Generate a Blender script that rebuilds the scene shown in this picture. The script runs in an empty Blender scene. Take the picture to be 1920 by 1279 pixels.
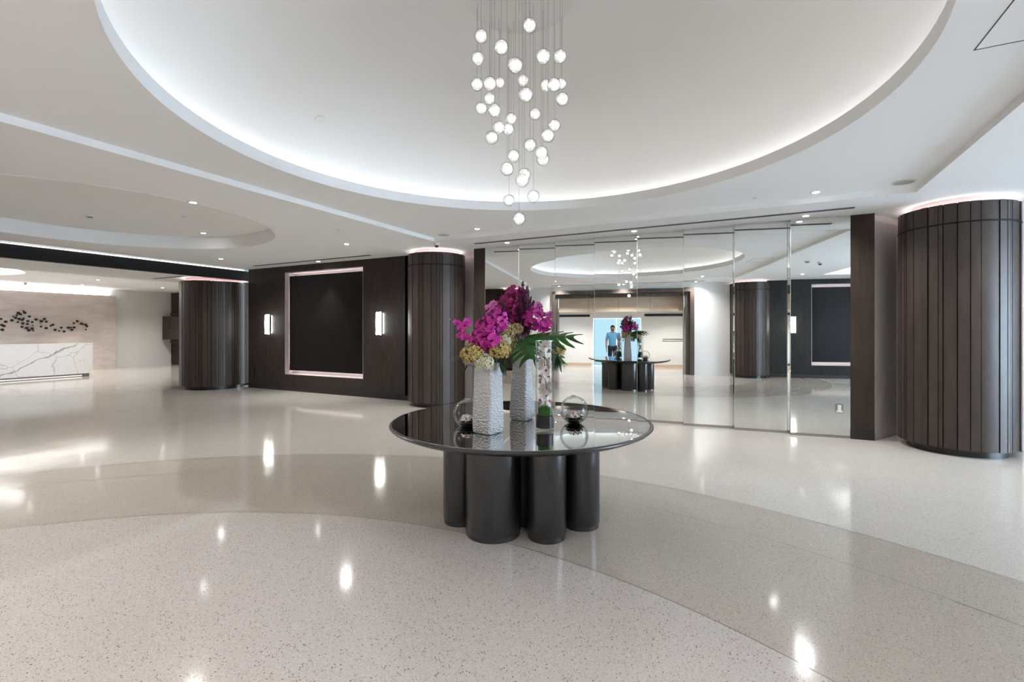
import bpy, bmesh, math, random
from mathutils import Vector, Matrix
random.seed(7)
S = bpy.context.scene
C = S.collection
PI = math.pi

# ------------------------------------------------------------------ camera, world, exposure
YAW = math.radians(26.8)
F_PX, HORIZON, EYE = 895.0, 619.0, 1.5
cam_data = bpy.data.cameras.new('camera')
cam_data.sensor_width = 36.0
cam_data.lens = F_PX / 1920 * 36
cam_data.shift_y = -(639.5 - HORIZON) / 1920
cam_data.clip_end = 200
cam = bpy.data.objects.new('camera', cam_data)
cam.location = (0, 0, EYE)
cam.rotation_euler = (PI / 2, 0, YAW)
C.objects.link(cam)
S.camera = cam

w = bpy.data.worlds.new('sky')
S.world = w
w.use_nodes = True
bg = w.node_tree.nodes['Background']
bg.inputs[0].default_value = (0.69, 0.84, 1.0, 1)
bg.inputs[1].default_value = 10.5

S.view_settings.view_transform = 'Standard'
S.view_settings.look = 'None'
S.view_settings.gamma = 1
S.view_settings.exposure = 1.42
S.view_settings.use_curve_mapping = False
S.cycles.use_denoising = True
S.cycles.max_bounces = 14
S.cycles.diffuse_bounces = 7
S.cycles.glossy_bounces = 6
S.cycles.transparent_max_bounces = 24
S.cycles.sample_clamp_indirect = 6
S.cycles.caustics_refractive = False
S.cycles.caustics_reflective = False

LED = 16.0          # strength of the cove strips
SPOT = 50.0         # watts of each recessed downlight
# the ceiling, tray and dome
UC, VC = -1.71, 3.53          # centre of the hall (table, dome)
ZO, ZT, ZR = 3.085, 3.15, 3.32  # outer ceiling, tray ceiling, side recess ceiling
VW, VF = 8.05, -1.0           # back wall, front wall

def rot2(x, y):               # camera frame (right, forward) to the hall's axes
    return (x * math.cos(YAW) - y * math.sin(YAW), x * math.sin(YAW) + y * math.cos(YAW))

def at(px, py, Z):            # the point Z metres ahead of the camera seen at a pixel
    u, v = rot2((px - 960) / F_PX * Z, Z)
    return Vector((u, v, EYE + (HORIZON - py) / F_PX * Z))

# ------------------------------------------------------------------ materials
def mat(name, col, rough=0.5, metal=0.0, ior=1.45, coat=0.0, emit=None, es=0.0, sheen=0.0):
    m = bpy.data.materials.new(name); m.use_nodes = True
    b = m.node_tree.nodes['Principled BSDF']
    b.inputs['Base Color'].default_value = (*col, 1)
    b.inputs['Roughness'].default_value = rough
    b.inputs['Metallic'].default_value = metal
    b.inputs['IOR'].default_value = ior
    b.inputs['Coat Weight'].default_value = coat
    b.inputs['Sheen Weight'].default_value = sheen
    if emit:
        b.inputs['Emission Color'].default_value = (*emit, 1)
        b.inputs['Emission Strength'].default_value = es
    return m

def N(m, t, **kw):
    n = m.node_tree.nodes.new(t)
    for k, v in kw.items():
        if hasattr(n, k): setattr(n, k, v)
    return n

def L(m, a, b): m.node_tree.links.new(a, b)

def bsdf(m): return m.node_tree.nodes['Principled BSDF']

def noise_col(m, c1, c2, scale=5, detail=4, stretch=(1, 1, 1), coords='Object', bump=0.0, bscale=None):
    tc = N(m, 'ShaderNodeTexCoord'); mp = N(m, 'ShaderNodeMapping')
    mp.inputs['Scale'].default_value = stretch
    L(m, tc.outputs[coords], mp.inputs['Vector'])
    nz = N(m, 'ShaderNodeTexNoise'); nz.inputs['Scale'].default_value = scale; nz.inputs['Detail'].default_value = detail
    L(m, mp.outputs[0], nz.inputs['Vector'])
    r = N(m, 'ShaderNodeValToRGB')
    r.color_ramp.elements[0].color = (*c1, 1); r.color_ramp.elements[1].color = (*c2, 1)
    r.color_ramp.elements[0].position = .3; r.color_ramp.elements[1].position = .7
    L(m, nz.outputs[0], r.inputs[0]); L(m, r.outputs[0], bsdf(m).inputs['Base Color'])
    if bump:
        n2 = N(m, 'ShaderNodeTexNoise'); n2.inputs['Scale'].default_value = bscale or scale * 4
        L(m, mp.outputs[0], n2.inputs['Vector'])
        bp = N(m, 'ShaderNodeBump'); bp.inputs['Strength'].default_value = bump; bp.inputs['Distance'].default_value = .01
        L(m, n2.outputs[0], bp.inputs['Height']); L(m, bp.outputs[0], bsdf(m).inputs['Normal'])
    return m

def emis(name, col, s):
    m = bpy.data.materials.new(name); m.use_nodes = True
    nt = m.node_tree; nt.nodes.clear()
    e = nt.nodes.new('ShaderNodeEmission'); e.inputs[0].default_value = (*col, 1); e.inputs[1].default_value = s
    o = nt.nodes.new('ShaderNodeOutputMaterial'); nt.links.new(e.outputs[0], o.inputs[0])
    return m

def thin_glass(name, tint=(1, 1, 1), refl=1.0, base=0.04):
    """clear sheet glass: see-through, brighter reflection at grazing angles"""
    m = bpy.data.materials.new(name); m.use_nodes = True
    nt = m.node_tree; nt.nodes.clear()
    tr = nt.nodes.new('ShaderNodeBsdfTransparent'); tr.inputs[0].default_value = (*tint, 1)
    gl = nt.nodes.new('ShaderNodeBsdfGlossy'); gl.inputs['Roughness'].default_value = .02
    fr = nt.nodes.new('ShaderNodeLayerWeight'); fr.inputs[0].default_value = .16
    mr = nt.nodes.new('ShaderNodeMapRange'); mr.inputs[3].default_value = base; mr.inputs[4].default_value = refl
    nt.links.new(fr.outputs['Fresnel'], mr.inputs[0])
    mx = nt.nodes.new('ShaderNodeMixShader'); o = nt.nodes.new('ShaderNodeOutputMaterial')
    nt.links.new(mr.outputs[0], mx.inputs[0]); nt.links.new(tr.outputs[0], mx.inputs[1]); nt.links.new(gl.outputs[0], mx.inputs[2])
    nt.links.new(mx.outputs[0], o.inputs[0])
    return m

def terrazzo(name, base, var, dark_amt, dark, brown, scale):
    m = mat(name, base, rough=.095, ior=1.5)
    b = bsdf(m)
    tc = N(m, 'ShaderNodeTexCoord')
    # fine aggregate
    v1 = N(m, 'ShaderNodeTexVoronoi'); v1.inputs['Scale'].default_value = scale
    L(m, tc.outputs['Object'], v1.inputs['Vector'])
    s1 = N(m, 'ShaderNodeSeparateColor'); L(m, v1.outputs['Color'], s1.inputs[0])
    r1 = N(m, 'ShaderNodeValToRGB'); cr = r1.color_ramp
    cr.elements[0].color = (*[c * (1 - var) for c in base], 1); cr.elements[1].color = (*[min(1, c * (1 + var)) for c in base], 1)
    L(m, s1.outputs[0], r1.inputs[0])
    # sparse chips
    def chips(sc, thr, size, col, src):
        v = N(m, 'ShaderNodeTexVoronoi'); v.inputs['Scale'].default_value = sc; v.inputs['Randomness'].default_value = 1
        L(m, tc.outputs['Object'], v.inputs['Vector'])
        s = N(m, 'ShaderNodeSeparateColor'); L(m, v.outputs['Color'], s.inputs[0])
        a = N(m, 'ShaderNodeMath', operation='LESS_THAN'); L(m, s.outputs[1], a.inputs[0]); a.inputs[1].default_value = thr
        d = N(m, 'ShaderNodeMath', operation='LESS_THAN'); L(m, v.outputs['Distance'], d.inputs[0]); d.inputs[1].default_value = size
        k = N(m, 'ShaderNodeMath', operation='MULTIPLY'); L(m, a.outputs[0], k.inputs[0]); L(m, d.outputs[0], k.inputs[1])
        mx = N(m, 'ShaderNodeMix', data_type='RGBA'); L(m, k.outputs[0], mx.inputs[0]); L(m, src, mx.inputs[6]); mx.inputs[7].default_value = (*col, 1)
        return mx.outputs[2]
    o = chips(96, dark_amt, .34, dark, r1.outputs[0])
    o = chips(140, dark_amt * 1.6, .36, brown, o)
    o = chips(120, .16, .4, tuple(min(1, c * 1.22) for c in base), o)
    # soft clouding
    nz = N(m, 'ShaderNodeTexNoise'); nz.inputs['Scale'].default_value = .9; nz.inputs['Detail'].default_value = 3
    L(m, tc.outputs['Object'], nz.inputs['Vector'])
    mr = N(m, 'ShaderNodeMapRange'); mr.inputs[3].default_value = .93; mr.inputs[4].default_value = 1.05
    L(m, nz.outputs[0], mr.inputs[0])
    mm = N(m, 'ShaderNodeMix', data_type='RGBA', blend_type='MULTIPLY'); mm.inputs[0].default_value = 1
    L(m, o, mm.inputs[6]); L(m, mr.outputs[0], mm.inputs[7]); L(m, mm.outputs[2], b.inputs['Base Color'])
    n2 = N(m, 'ShaderNodeTexNoise'); n2.inputs['Scale'].default_value = 1.6; n2.inputs['Detail'].default_value = 1
    L(m, tc.outputs['Object'], n2.inputs['Vector'])
    bp = N(m, 'ShaderNodeBump'); bp.inputs['Strength'].default_value = .12; bp.inputs['Distance'].default_value = .02
    L(m, n2.outputs[0], bp.inputs['Height']); L(m, bp.outputs[0], b.inputs['Normal'])
    return m

M = {}
M['ceil'] = noise_col(mat('white ceiling paint', (.87, .87, .865), .8), (.86, .86, .855), (.88, .88, .875), 1.2)
M['dome'] = mat('dome plaster', (.74, .74, .735), .75)
M['white'] = mat('white wall paint', (.74, .735, .72), .7)
M['trimw'] = mat('white lacquer', (.78, .78, .77), .4)
M['walld'] = noise_col(mat('dark brown wallcovering', (.05, .04, .036), .62), (.036, .028, .025), (.05, .040, .036), 14, 5, (1, 1, .25), bump=.25, bscale=260)
M['wallg'] = noise_col(mat('charcoal wallcovering', (.03, .03, .031), .6), (.017, .016, .015), (.026, .024, .023), 14, 5, (1, 1, .25), bump=.2, bscale=260)
M['niche'] = noise_col(mat('near black niche panel', (.008, .006, .006), .34), (.005, .004, .004), (.009, .007, .007), 30, 4, (1, 1, .06), bump=.12, bscale=150)
M['reveal'] = mat('mauve grey reveal paint', (.50, .44, .44), .6)
M['mauve'] = noise_col(mat('mauve grey wallcovering', (.7, .63, .62), .6), (.66, .595, .585), (.73, .665, .655), 40, 5, bump=.2, bscale=300)
M['framed'] = noise_col(mat('brown framed panel', (.05, .036, .03), .5), (.036, .026, .021), (.05, .037, .03), 20, 4, (1, 1, .1), bump=.1, bscale=260)
def leather(name, k):
    m = mat(name, (.1, .08, .07), .36)
    m = noise_col(m, (.038 * k, .0275 * k, .0225 * k), (.052 * k, .038 * k, .031 * k), 9, 4, (1, 1, .3), bump=.18, bscale=240)
    return m
M['slat'] = [leather('dark stained panel', k) for k in (1.0, 1.22, .82, 1.1)]
M['joint'] = mat('black joint', (.008, .007, .007), .6)
M['plinth'] = mat('dark bronze plinth', (.02, .017, .016), .35)
M['ledc'] = emis('column LED strip', (1, .92, .90), LED * .26)
M['core'] = mat('rose plaster core', (.66, .52, .52), .6)
M['corer'] = mat('coral plaster core', (.62, .36, .35), .6)
M['mirror'] = mat('mirror silvering', (.86, .88, .865), 0.0, 1.0)
M['edge'] = mat('polished glass edge', (.62, .68, .66), .08, .6)
M['rail'] = mat('satin steel channel', (.42, .41, .40), .25, 1.0)
M['black'] = mat('black metal', (.012, .012, .013), .4)
M['beam'] = mat('charcoal beam lacquer', (.014, .013, .013), .6)
M['tab'] = noise_col(mat('charcoal brushed lacquer', (.03, .031, .034), .28, ior=1.8), (.007, .0085, .011), (.010, .0115, .014), 3, 2)
M['tabglass'] = mat('black mirror glass top', (.66, .655, .63), .012, 1.0)
M['led'] = emis('LED strip', (1, .985, .96), LED)
M['ledd'] = emis('dome LED strip', (1, .985, .96), LED * .26)
M['ledb'] = emis('beam LED strip', (1, .985, .96), LED * .12)
M['ledw'] = emis('rose LED strip', (1, .93, .92), LED * .45)
M['lens'] = emis('downlight lens', (1, .99, .96), 22)
M['bulb'] = emis('lamp core', (1, .98, .95), 1.1)
M['sconce'] = emis('sconce glass', (.97, 1, .95), 5.0)
M['halo'] = emis('sconce back light', (.95, 1, .97), 22)
M['pink'] = noise_col(mat('pale rose stone panel', (.62, .54, .5), .5), (.55, .465, .435), (.66, .60, .565), 2.2, 9, (1, 1, 3))
M['beige'] = noise_col(mat('beige stone fascia', (.5, .4, .32), .5), (.56, .43, .32), (.64, .51, .39), 3, 9, (1, 1, 3))
M['art'] = mat('black glazed disc', (.01, .01, .01), .3)
M['grey'] = mat('grey metal slot', (.07, .07, .068), .5)
M['det'] = mat('white plastic', (.68, .68, .67), .4)
M['detd'] = mat('dark plastic', (.03, .03, .03), .3)
M['vase'] = mat('white ceramic', (.62, .62, .63), .38)
def dimples(m, sc):
    tc = N(m, 'ShaderNodeTexCoord'); mp = N(m, 'ShaderNodeMapping'); mp.inputs['Scale'].default_value = (1, 1, 1.7)
    L(m, tc.outputs['Object'], mp.inputs[0])
    v = N(m, 'ShaderNodeTexVoronoi'); v.inputs['Scale'].default_value = sc
    L(m, mp.outputs[0], v.inputs['Vector'])
    bp = N(m, 'ShaderNodeBump'); bp.inputs['Strength'].default_value = .9; bp.inputs['Distance'].default_value = .012
    L(m, v.outputs['Distance'], bp.inputs['Height']); L(m, bp.outputs[0], bsdf(m).inputs['Normal'])
dimples(M['vase'], 42)
M['glass'] = thin_glass('clear glass', (.98, .99, .99), .45, .012)
M['glassp'] = thin_glass('pendant glass', (1, 1, 1), .7, .12)
M['window'] = thin_glass('window glass', (.93, .97, 1.0), .8, .03)
M['blue'] = thin_glass('blue tinted door glass', (.18, .205, .205), .6, .03)
M['soil'] = mat('black pebbles', (.004, .004, .004), .5)
M['moss'] = noise_col(mat('moss', (.05, .2, .02), .8), (.015, .09, .006), (.08, .30, .03), 60, 4)
M['magenta'] = noise_col(mat('magenta petal', (.5, .02, .33), .5), (.46, .010, .24), (.66, .05, .40), 30, 3)
M['magentad'] = noise_col(mat('deep magenta petal', (.3, .01, .14), .5), (.22, .006, .075), (.46, .03, .19), 30, 3)
M['pinkp'] = noise_col(mat('light orchid petal', (.6, .2, .45), .5), (.55, .10, .36), (.68, .28, .52), 30, 3)
M['lip'] = mat('purple lip', (.22, .005, .16), .4)
M['whitep'] = noise_col(mat('ivory petal', (.75, .68, .62), .5), (.70, .60, .54), (.80, .76, .72), 30, 3)
M['liprose'] = mat('rose lip', (.42, .17, .18), .4)
M['hyd'] = noise_col(mat('mustard hydrangea', (.5, .35, .08), .7), (.42, .28, .07), (.78, .63, .28), 40, 3)
M['hyda'] = noise_col(mat('antique hydrangea', (.5, .35, .12), .7), (.34, .22, .08), (.70, .54, .29), 40, 3)
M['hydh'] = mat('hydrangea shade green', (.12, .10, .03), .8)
M['hydp'] = noise_col(mat('pale green hydrangea', (.6, .6, .38), .7), (.60, .60, .34), (.84, .84, .68), 40, 3)
M['leaf'] = noise_col(mat('monstera green', (.02, .10, .015), .35), (.010, .06, .008), (.03, .15, .02), 12, 3)
M['leafd'] = noise_col(mat('dark leaf green', (.01, .04, .012), .4), (.006, .025, .008), (.02, .065, .02), 14, 3)
M['stem'] = mat('green stem', (.06, .10, .03), .5)
M['burg'] = noise_col(mat('burgundy bud', (.10, .008, .05), .5), (.035, .004, .02), (.16, .015, .09), 60, 3)
M['skin'] = mat('skin', (.30, .15, .10), .5)
M['shirt'] = mat('light blue shirt', (.12, .34, .55), .8)
M['trous'] = mat('navy trousers', (.012, .014, .025), .8)
M['hair'] = mat('black hair', (.01, .008, .007), .6)
M['shoe'] = mat('black shoe', (.01, .01, .01), .35)
M['eye'] = mat('eye white', (.7, .7, .68), .3)
for k_ in ('walld', 'wallg', 'niche', 'framed', 'beam', 'joint'): bsdf(M[k_]).inputs['Specular IOR Level'].default_value = .22
for m_ in M['slat']: bsdf(m_).inputs['Specular IOR Level'].default_value = .45

def marble():
    m = mat('veined white marble', (.75, .75, .76), .12)
    tc = N(m, 'ShaderNodeTexCoord')
    n0 = N(m, 'ShaderNodeTexNoise'); n0.inputs['Scale'].default_value = 1.1; n0.inputs['Detail'].default_value = 6
    L(m, tc.outputs['Object'], n0.inputs['Vector'])
    mx = N(m, 'ShaderNodeMix', data_type='RGBA', blend_type='ADD'); mx.inputs[0].default_value = .55
    L(m, tc.outputs['Object'], mx.inputs[6]); L(m, n0.outputs[1], mx.inputs[7])
    prev = None
    for sc, wdt, col in ((1.0, .007, (.46, .46, .47)), (2.3, .005, (.58, .58, .59))):
        v = N(m, 'ShaderNodeTexVoronoi', feature='DISTANCE_TO_EDGE'); v.inputs['Scale'].default_value = sc
        L(m, mx.outputs[2], v.inputs['Vector'])
        r = N(m, 'ShaderNodeMapRange'); r.inputs[1].default_value = 0; r.inputs[2].default_value = wdt * 2; r.inputs[3].default_value = .8; r.inputs[4].default_value = 0
        L(m, v.outputs[0], r.inputs[0])
        k = N(m, 'ShaderNodeMix', data_type='RGBA'); k.inputs[7].default_value = (*col, 1); k.inputs[6].default_value = (.74, .745, .76, 1)
        L(m, r.outputs[0], k.inputs[0])
        if prev: L(m, prev, k.inputs[6])
        prev = k.outputs[2]
    # one bold diagonal vein
    sp = N(m, 'ShaderNodeSeparateXYZ'); L(m, tc.outputs['Object'], sp.inputs[0])
    a = N(m, 'ShaderNodeMath', operation='MULTIPLY_ADD'); L(m, sp.outputs[1], a.inputs[0]); a.inputs[1].default_value = -.50; a.inputs[2].default_value = .50 * 2.2 - .22
    c = N(m, 'ShaderNodeMath', operation='ADD'); L(m, a.outputs[0], c.inputs[0]); L(m, sp.outputs[2], c.inputs[1])
    n3 = N(m, 'ShaderNodeTexNoise'); n3.inputs['Scale'].default_value = 2.2; n3.inputs['Detail'].default_value = 8; L(m, tc.outputs['Object'], n3.inputs['Vector'])
    d = N(m, 'ShaderNodeMath', operation='MULTIPLY_ADD'); L(m, n3.outputs[0], d.inputs[0]); d.inputs[1].default_value = .5; L(m, c.outputs[0], d.inputs[2])
    e = N(m, 'ShaderNodeMath', operation='SUBTRACT'); L(m, d.outputs[0], e.inputs[0]); e.inputs[1].default_value = .25
    f_ = N(m, 'ShaderNodeMath', operation='ABSOLUTE'); L(m, e.outputs[0], f_.inputs[0])
    r = N(m, 'ShaderNodeMapRange'); r.inputs[1].default_value = .004; r.inputs[2].default_value = .03; r.inputs[3].default_value = .85; r.inputs[4].default_value = 0; L(m, f_.outputs[0], r.inputs[0])
    k = N(m, 'ShaderNodeMix', data_type='RGBA'); k.inputs[7].default_value = (.24, .22, .20, 1); L(m, r.outputs[0], k.inputs[0]); L(m, prev, k.inputs[6])
    L(m, k.outputs[2], bsdf(m).inputs['Base Color'])
    return m
M['marble'] = marble()
M['t_disc'] = terrazzo('terrazzo pale with dark chips', (.48, .44, .415), .09, .10, (.13, .115, .105), (.25, .20, .17), 170)
M['t_ring'] = terrazzo('terrazzo taupe', (.40, .36, .32), .10, .06, (.19, .17, .15), (.20, .16, .13), 170)
M['t_field'] = terrazzo('terrazzo cream', (.495, .47, .435), .08, .05, (.26, .24, .21), (.27, .22, .18), 170)
M['strip'] = mat('brown divider strip', (.13, .11, .095), .3)

# ------------------------------------------------------------------ mesh helpers
def bm_new(): return bmesh.new()

def box(bm, x0, x1, y0, y1, z0, z1):
    v = [bm.verts.new(p) for p in ((x0, y0, z0), (x1, y0, z0), (x1, y1, z0), (x0, y1, z0), (x0, y0, z1), (x1, y0, z1), (x1, y1, z1), (x0, y1, z1))]
    for f in ((3, 2, 1, 0), (4, 5, 6, 7), (0, 1, 5, 4), (1, 2, 6, 5), (2, 3, 7, 6), (3, 0, 4, 7)): bm.faces.new([v[i] for i in f])
    return bm

def prism(bm, pts, z0, z1):
    a = sum(pts[i][0] * pts[(i + 1) % len(pts)][1] - pts[(i + 1) % len(pts)][0] * pts[i][1] for i in range(len(pts)))
    if a < 0: pts = pts[::-1]
    lo = [bm.verts.new((*p, z0)) for p in pts]; hi = [bm.verts.new((*p, z1)) for p in pts]
    bm.faces.new(lo[::-1]); bm.faces.new(hi)
    n = len(pts)
    for i in range(n): bm.faces.new((lo[i], lo[(i + 1) % n], hi[(i + 1) % n], hi[i]))
    return bm

def lathe(bm, prof, n=32, cx=0, cy=0, close=False):
    rings = []
    for r, z in prof:
        if r < 1e-6: rings.append([bm.verts.new((cx, cy, z))])
        else: rings.append([bm.verts.new((cx + r * math.cos(2 * PI * i / n), cy + r * math.sin(2 * PI * i / n), z)) for i in range(n)])
    seq = list(zip(rings, rings[1:])) + ([(rings[-1], rings[0])] if close else [])
    for a, b in seq:
        for i in range(n):
            j = (i + 1) % n
            if len(a) == 1 and len(b) == 1: continue
            if len(a) == 1: bm.faces.new((a[0], b[j], b[i]))
            elif len(b) == 1: bm.faces.new((a[i], a[j], b[0]))
            else: bm.faces.new((a[i], a[j], b[j], b[i]))
    return bm

def tube(bm, pts, r, n=6, r1=None):
    pts = [Vector(p) for p in pts]; rings = []
    for k, p in enumerate(pts):
        d = (pts[min(k + 1, len(pts) - 1)] - pts[max(k - 1, 0)]).normalized()
        a = d.orthogonal().normalized() if k == 0 else (rings_a - d * rings_a.dot(d)).normalized()
        rings_a = a; b = d.cross(a)
        rr = r if r1 is None else r + (r1 - r) * k / max(1, len(pts) - 1)
        rings.append([bm.verts.new(p + rr * (a * math.cos(2 * PI * i / n) + b * math.sin(2 * PI * i / n))) for i in range(n)])
    for x, y in zip(rings, rings[1:]):
        for i in range(n): bm.faces.new((x[i], x[(i + 1) % n], y[(i + 1) % n], y[i]))
    bm.faces.new(rings[0][::-1]); bm.faces.new(rings[-1])
    return bm

def disc_pts(cx, cy, r, n=64): return [(cx + r * math.cos(2 * PI * i / n), cy + r * math.sin(2 * PI * i / n)) for i in range(n)]

def sheet(bm, outer, holes, z, th):
    """horizontal slab of thickness th (upwards) with holes"""
    allv = []
    edges = []
    for loop in [outer] + holes:
        vs = [bm.verts.new((x, y, z)) for x, y in loop]; allv += vs
        edges += [bm.edges.new((vs[i], vs[(i + 1) % len(vs)])) for i in range(len(vs))]
    r = bmesh.ops.triangle_fill(bm, edges=edges, use_beauty=True)
    fs = [g for g in r['geom'] if isinstance(g, bmesh.types.BMFace)]
    if th:
        e = bmesh.ops.extrude_face_region(bm, geom=fs)
        bmesh.ops.translate(bm, vec=(0, 0, th), verts=[g for g in e['geom'] if isinstance(g, bmesh.types.BMVert)])
    bmesh.ops.recalc_face_normals(bm, faces=bm.faces)
    return bm

def smooth(me, ang=40):
    for p in me.polygons: p.use_smooth = True
    me.set_sharp_from_angle(angle=math.radians(ang))

def obj(name, bm, m, parent=None, sm=True, loc=None, off=None, ang=40):
    if off is not None: bmesh.ops.translate(bm, vec=-Vector(off), verts=bm.verts)
    me = bpy.data.meshes.new(name); bm.to_mesh(me); bm.free()
    if m: me.materials.append(m)
    if sm: smooth(me, ang)
    o = bpy.data.objects.new(name, me); C.objects.link(o)
    if parent: o.parent = parent
    if loc is not None: o.location = loc
    return o

def thing(name, label, cat, loc=(0, 0, 0), rz=0, group=None):
    o = bpy.data.objects.new(name, None); C.objects.link(o)
    o.location = loc; o.rotation_euler = (0, 0, rz); o.empty_display_size = .1
    o['label'] = label; o['category'] = cat
    if group: o['group'] = group
    return o

def tag(o, label, cat, group=None):
    o['label'] = label; o['category'] = cat
    if group: o['group'] = group
    return o

def struct(name, bm, m, parent=None, sm=False, **k):
    o = obj(name, bm, m, parent, sm, **k)
    if parent is None: o['kind'] = 'structure'
    return o

def dup(root, loc=None, rz=None, label=None, group=None):
    r = root.copy(); C.objects.link(r)
    if loc is not None: r.location = loc
    if rz is not None: r.rotation_euler = (0, 0, rz)
    if label: r['label'] = label
    if group: r['group'] = group
    for ch in list(root.children):
        c = ch.copy(); C.objects.link(c); c.parent = r
        for g in list(ch.children):
            d = g.copy(); C.objects.link(d); d.parent = c
    return r

def from_mesh(name, me, parent, mw):
    o = bpy.data.objects.new(name, me); C.objects.link(o); o.parent = parent; o.matrix_local = mw
    return o

def frame_z(d, up=(0, 0, 1), roll=0.0):
    """rotation whose +Z looks along d"""
    q = Vector(d).to_track_quat('Z', 'Y').to_matrix().to_4x4()
    return q @ Matrix.Rotation(roll, 4, 'Z')

# ------------------------------------------------------------------ floor: terrazzo disc, ring and field round the entrance
FC = (-1.79, -1.27)
R1, R2, R3 = 4.26, 5.49, 6.10
X0, X1, Y0, Y1 = -23.2, 9.6, -6.0, 12.4
g = 0.0
floor = struct('floor', box(bm_new(), X0, X1, Y0, Y1, -.22, -.02), M['strip'])
fld = bm_new()
sheet(fld, [(X0, Y0), (X1, Y0), (X1, Y1), (X0, Y1)], [[(x, max(y, Y0 + .02)) for x, y in disc_pts(*FC, R3 + .002, 160)]], -.02, .02) if FC[1] - R3 > Y0 else None
if not fld.verts:
    # the circle runs past the front edge: cut the field round the arc
    a0 = math.asin((Y0 - FC[1]) / R3); n = 140
    arc = [(FC[0] + R3 * math.cos(PI - a0 - (PI - 2 * a0) * i / n), FC[1] + R3 * math.sin(PI - a0 - (PI - 2 * a0) * i / n)) for i in range(n + 1)]
    sheet(fld, [(X0, Y0)] + arc + [(X1, Y0), (X1, Y1), (X0, Y1)], [], -.02, .02)
obj('terrazzo_field', fld, M['t_field'], floor, False)
def annulus(r0, r1, n=160, cut=True):
    b = bm_new(); m2 = []
    for i in range(n):
        t0, t1 = 2 * PI * i / n, 2 * PI * (i + 1) / n
        q = [(FC[0] + r * math.cos(t), max(Y0, FC[1] + r * math.sin(t))) for r, t in ((r0, t0), (r1, t0), (r1, t1), (r0, t1))]
        if max(p[1] for p in q) - Y0 < 1e-4: continue
        b.faces.new([b.verts.new((*p, 0)) for p in q])
    bmesh.ops.remove_doubles(b, verts=b.verts, dist=1e-5)
    return b
obj('terrazzo_ring', annulus(R2 + .003, R3 - .003), M['t_ring'], floor, False)
obj('terrazzo_ring', annulus(R1 + .004, R2 - .003), M['t_ring'], floor, False)
obj('terrazzo_disc', prism(bm_new(), disc_pts(*FC, R1 - .004, 160), -.02, 0), M['t_disc'], floor, False)
for r in (R1, R2, R3):
    obj('divider_strip', annulus(r - .004, r + .004), M['strip'], floor, False, loc=(0, 0, .0003))

# ------------------------------------------------------------------ ceilings
TR = (-5.1, 1.68, .06, 7.0)                    # tray edges u0,u1,v0,v1
NL = (-8.55, VC)                               # side recess circle
RTR = [(3.9, .25), (8.4, .25), (8.4, 6.8), (3.9, 6.8)]  # right hand tray
RW, RD = 2.65, 2.3
b = bm_new()
sheet(b, [(-11.85, -1.35), (9.5, -1.35), (9.5, 9.2), (-11.85, 9.2)],
      [[(TR[0], TR[2]), (TR[1], TR[2]), (TR[1], TR[3]), (TR[0], TR[3])], disc_pts(*NL, RD, 96), RTR], ZO, .02)
ceiling = struct('ceiling', b, M['ceil'])
def shell(o_pts, z0, z1, th=.03):              # upright band of faces standing on an outline
    b = bm_new(); n = len(o_pts); z0 -= .0015
    cx = sum(p[0] for p in o_pts) / n; cy = sum(p[1] for p in o_pts) / n
    o_pts = [(cx + (p[0] - cx) * .9985, cy + (p[1] - cy) * .9985) for p in o_pts]
    out = [(cx + (p[0] - cx) * (1 + th / math.hypot(p[0] - cx, p[1] - cy)), cy + (p[1] - cy) * (1 + th / math.hypot(p[0] - cx, p[1] - cy))) for p in o_pts]
    rows = [[b.verts.new((*p, z)) for p in ps] for ps, z in ((o_pts, z0), (o_pts, z1), (out, z1), (out, z0))]
    for k in range(4):
        A, B = rows[k], rows[(k + 1) % 4]
        for i in range(n): b.faces.new((A[i], A[(i + 1) % n], B[(i + 1) % n], B[i]))
    bmesh.ops.recalc_face_normals(b, faces=b.faces)
    return b
obj('tray_edge', shell([(TR[0], TR[2]), (TR[1], TR[2]), (TR[1], TR[3]), (TR[0], TR[3])], ZO, ZT, .02), M['ceil'], ceiling, False)
b = bm_new(); sheet(b, [(TR[0] - .05, TR[2] - .05), (TR[1] + .05, TR[2] - .05), (TR[1] + .05, TR[3] + .05), (TR[0] - .05, TR[3] + .05)], [disc_pts(UC, VC, RW, 128)], ZT, .02)
obj('tray_ceiling', b, M['ceil'], ceiling, False)
obj('recess_edge', shell(disc_pts(*NL, RD, 96), ZO, ZR), M['ceil'], ceiling, True)
obj('recess_ceiling', prism(bm_new(), disc_pts(*NL, RD + .02, 96), ZR, ZR + .02), M['ceil'], ceiling, False)
# right hand tray: rectangular with a lit cove
obj('recess_edge', shell(RTR, ZO, ZO + .12), M['ceil'], ceiling, False)
obj('recess_ceiling', box(bm_new(), 3.6, 8.7, -.05, 7.1, 3.42, 3.44), M['ceil'], ceiling, False)
b = bm_new()
box(b, 3.6, 3.85, -.05, 7.1, ZO + .021, ZO + .035); box(b, 8.45, 8.7, -.05, 7.1, ZO + .021, ZO + .035)
box(b, 3.85, 8.45, -.05, .20, ZO + .021, ZO + .035); box(b, 3.85, 8.45, 6.85, 7.1, ZO + .021, ZO + .035)
box(b, 3.58, 3.6, -.07, 7.12, ZO + .021, 3.44); box(b, 8.7, 8.72, -.07, 7.12, ZO + .021, 3.44)
box(b, 3.6, 8.7, -.07, -.05, ZO + .021, 3.44); box(b, 3.6, 8.7, 7.1, 7.12, ZO + .021, 3.44)
obj('recess_trough', b, M['ceil'], ceiling, False)
b = bm_new()
box(b, 3.72, 3.74, .1, 6.95, ZO + .05, ZO + .06); box(b, 8.56, 8.58, .1, 6.95, ZO + .05, ZO + .06)
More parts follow.
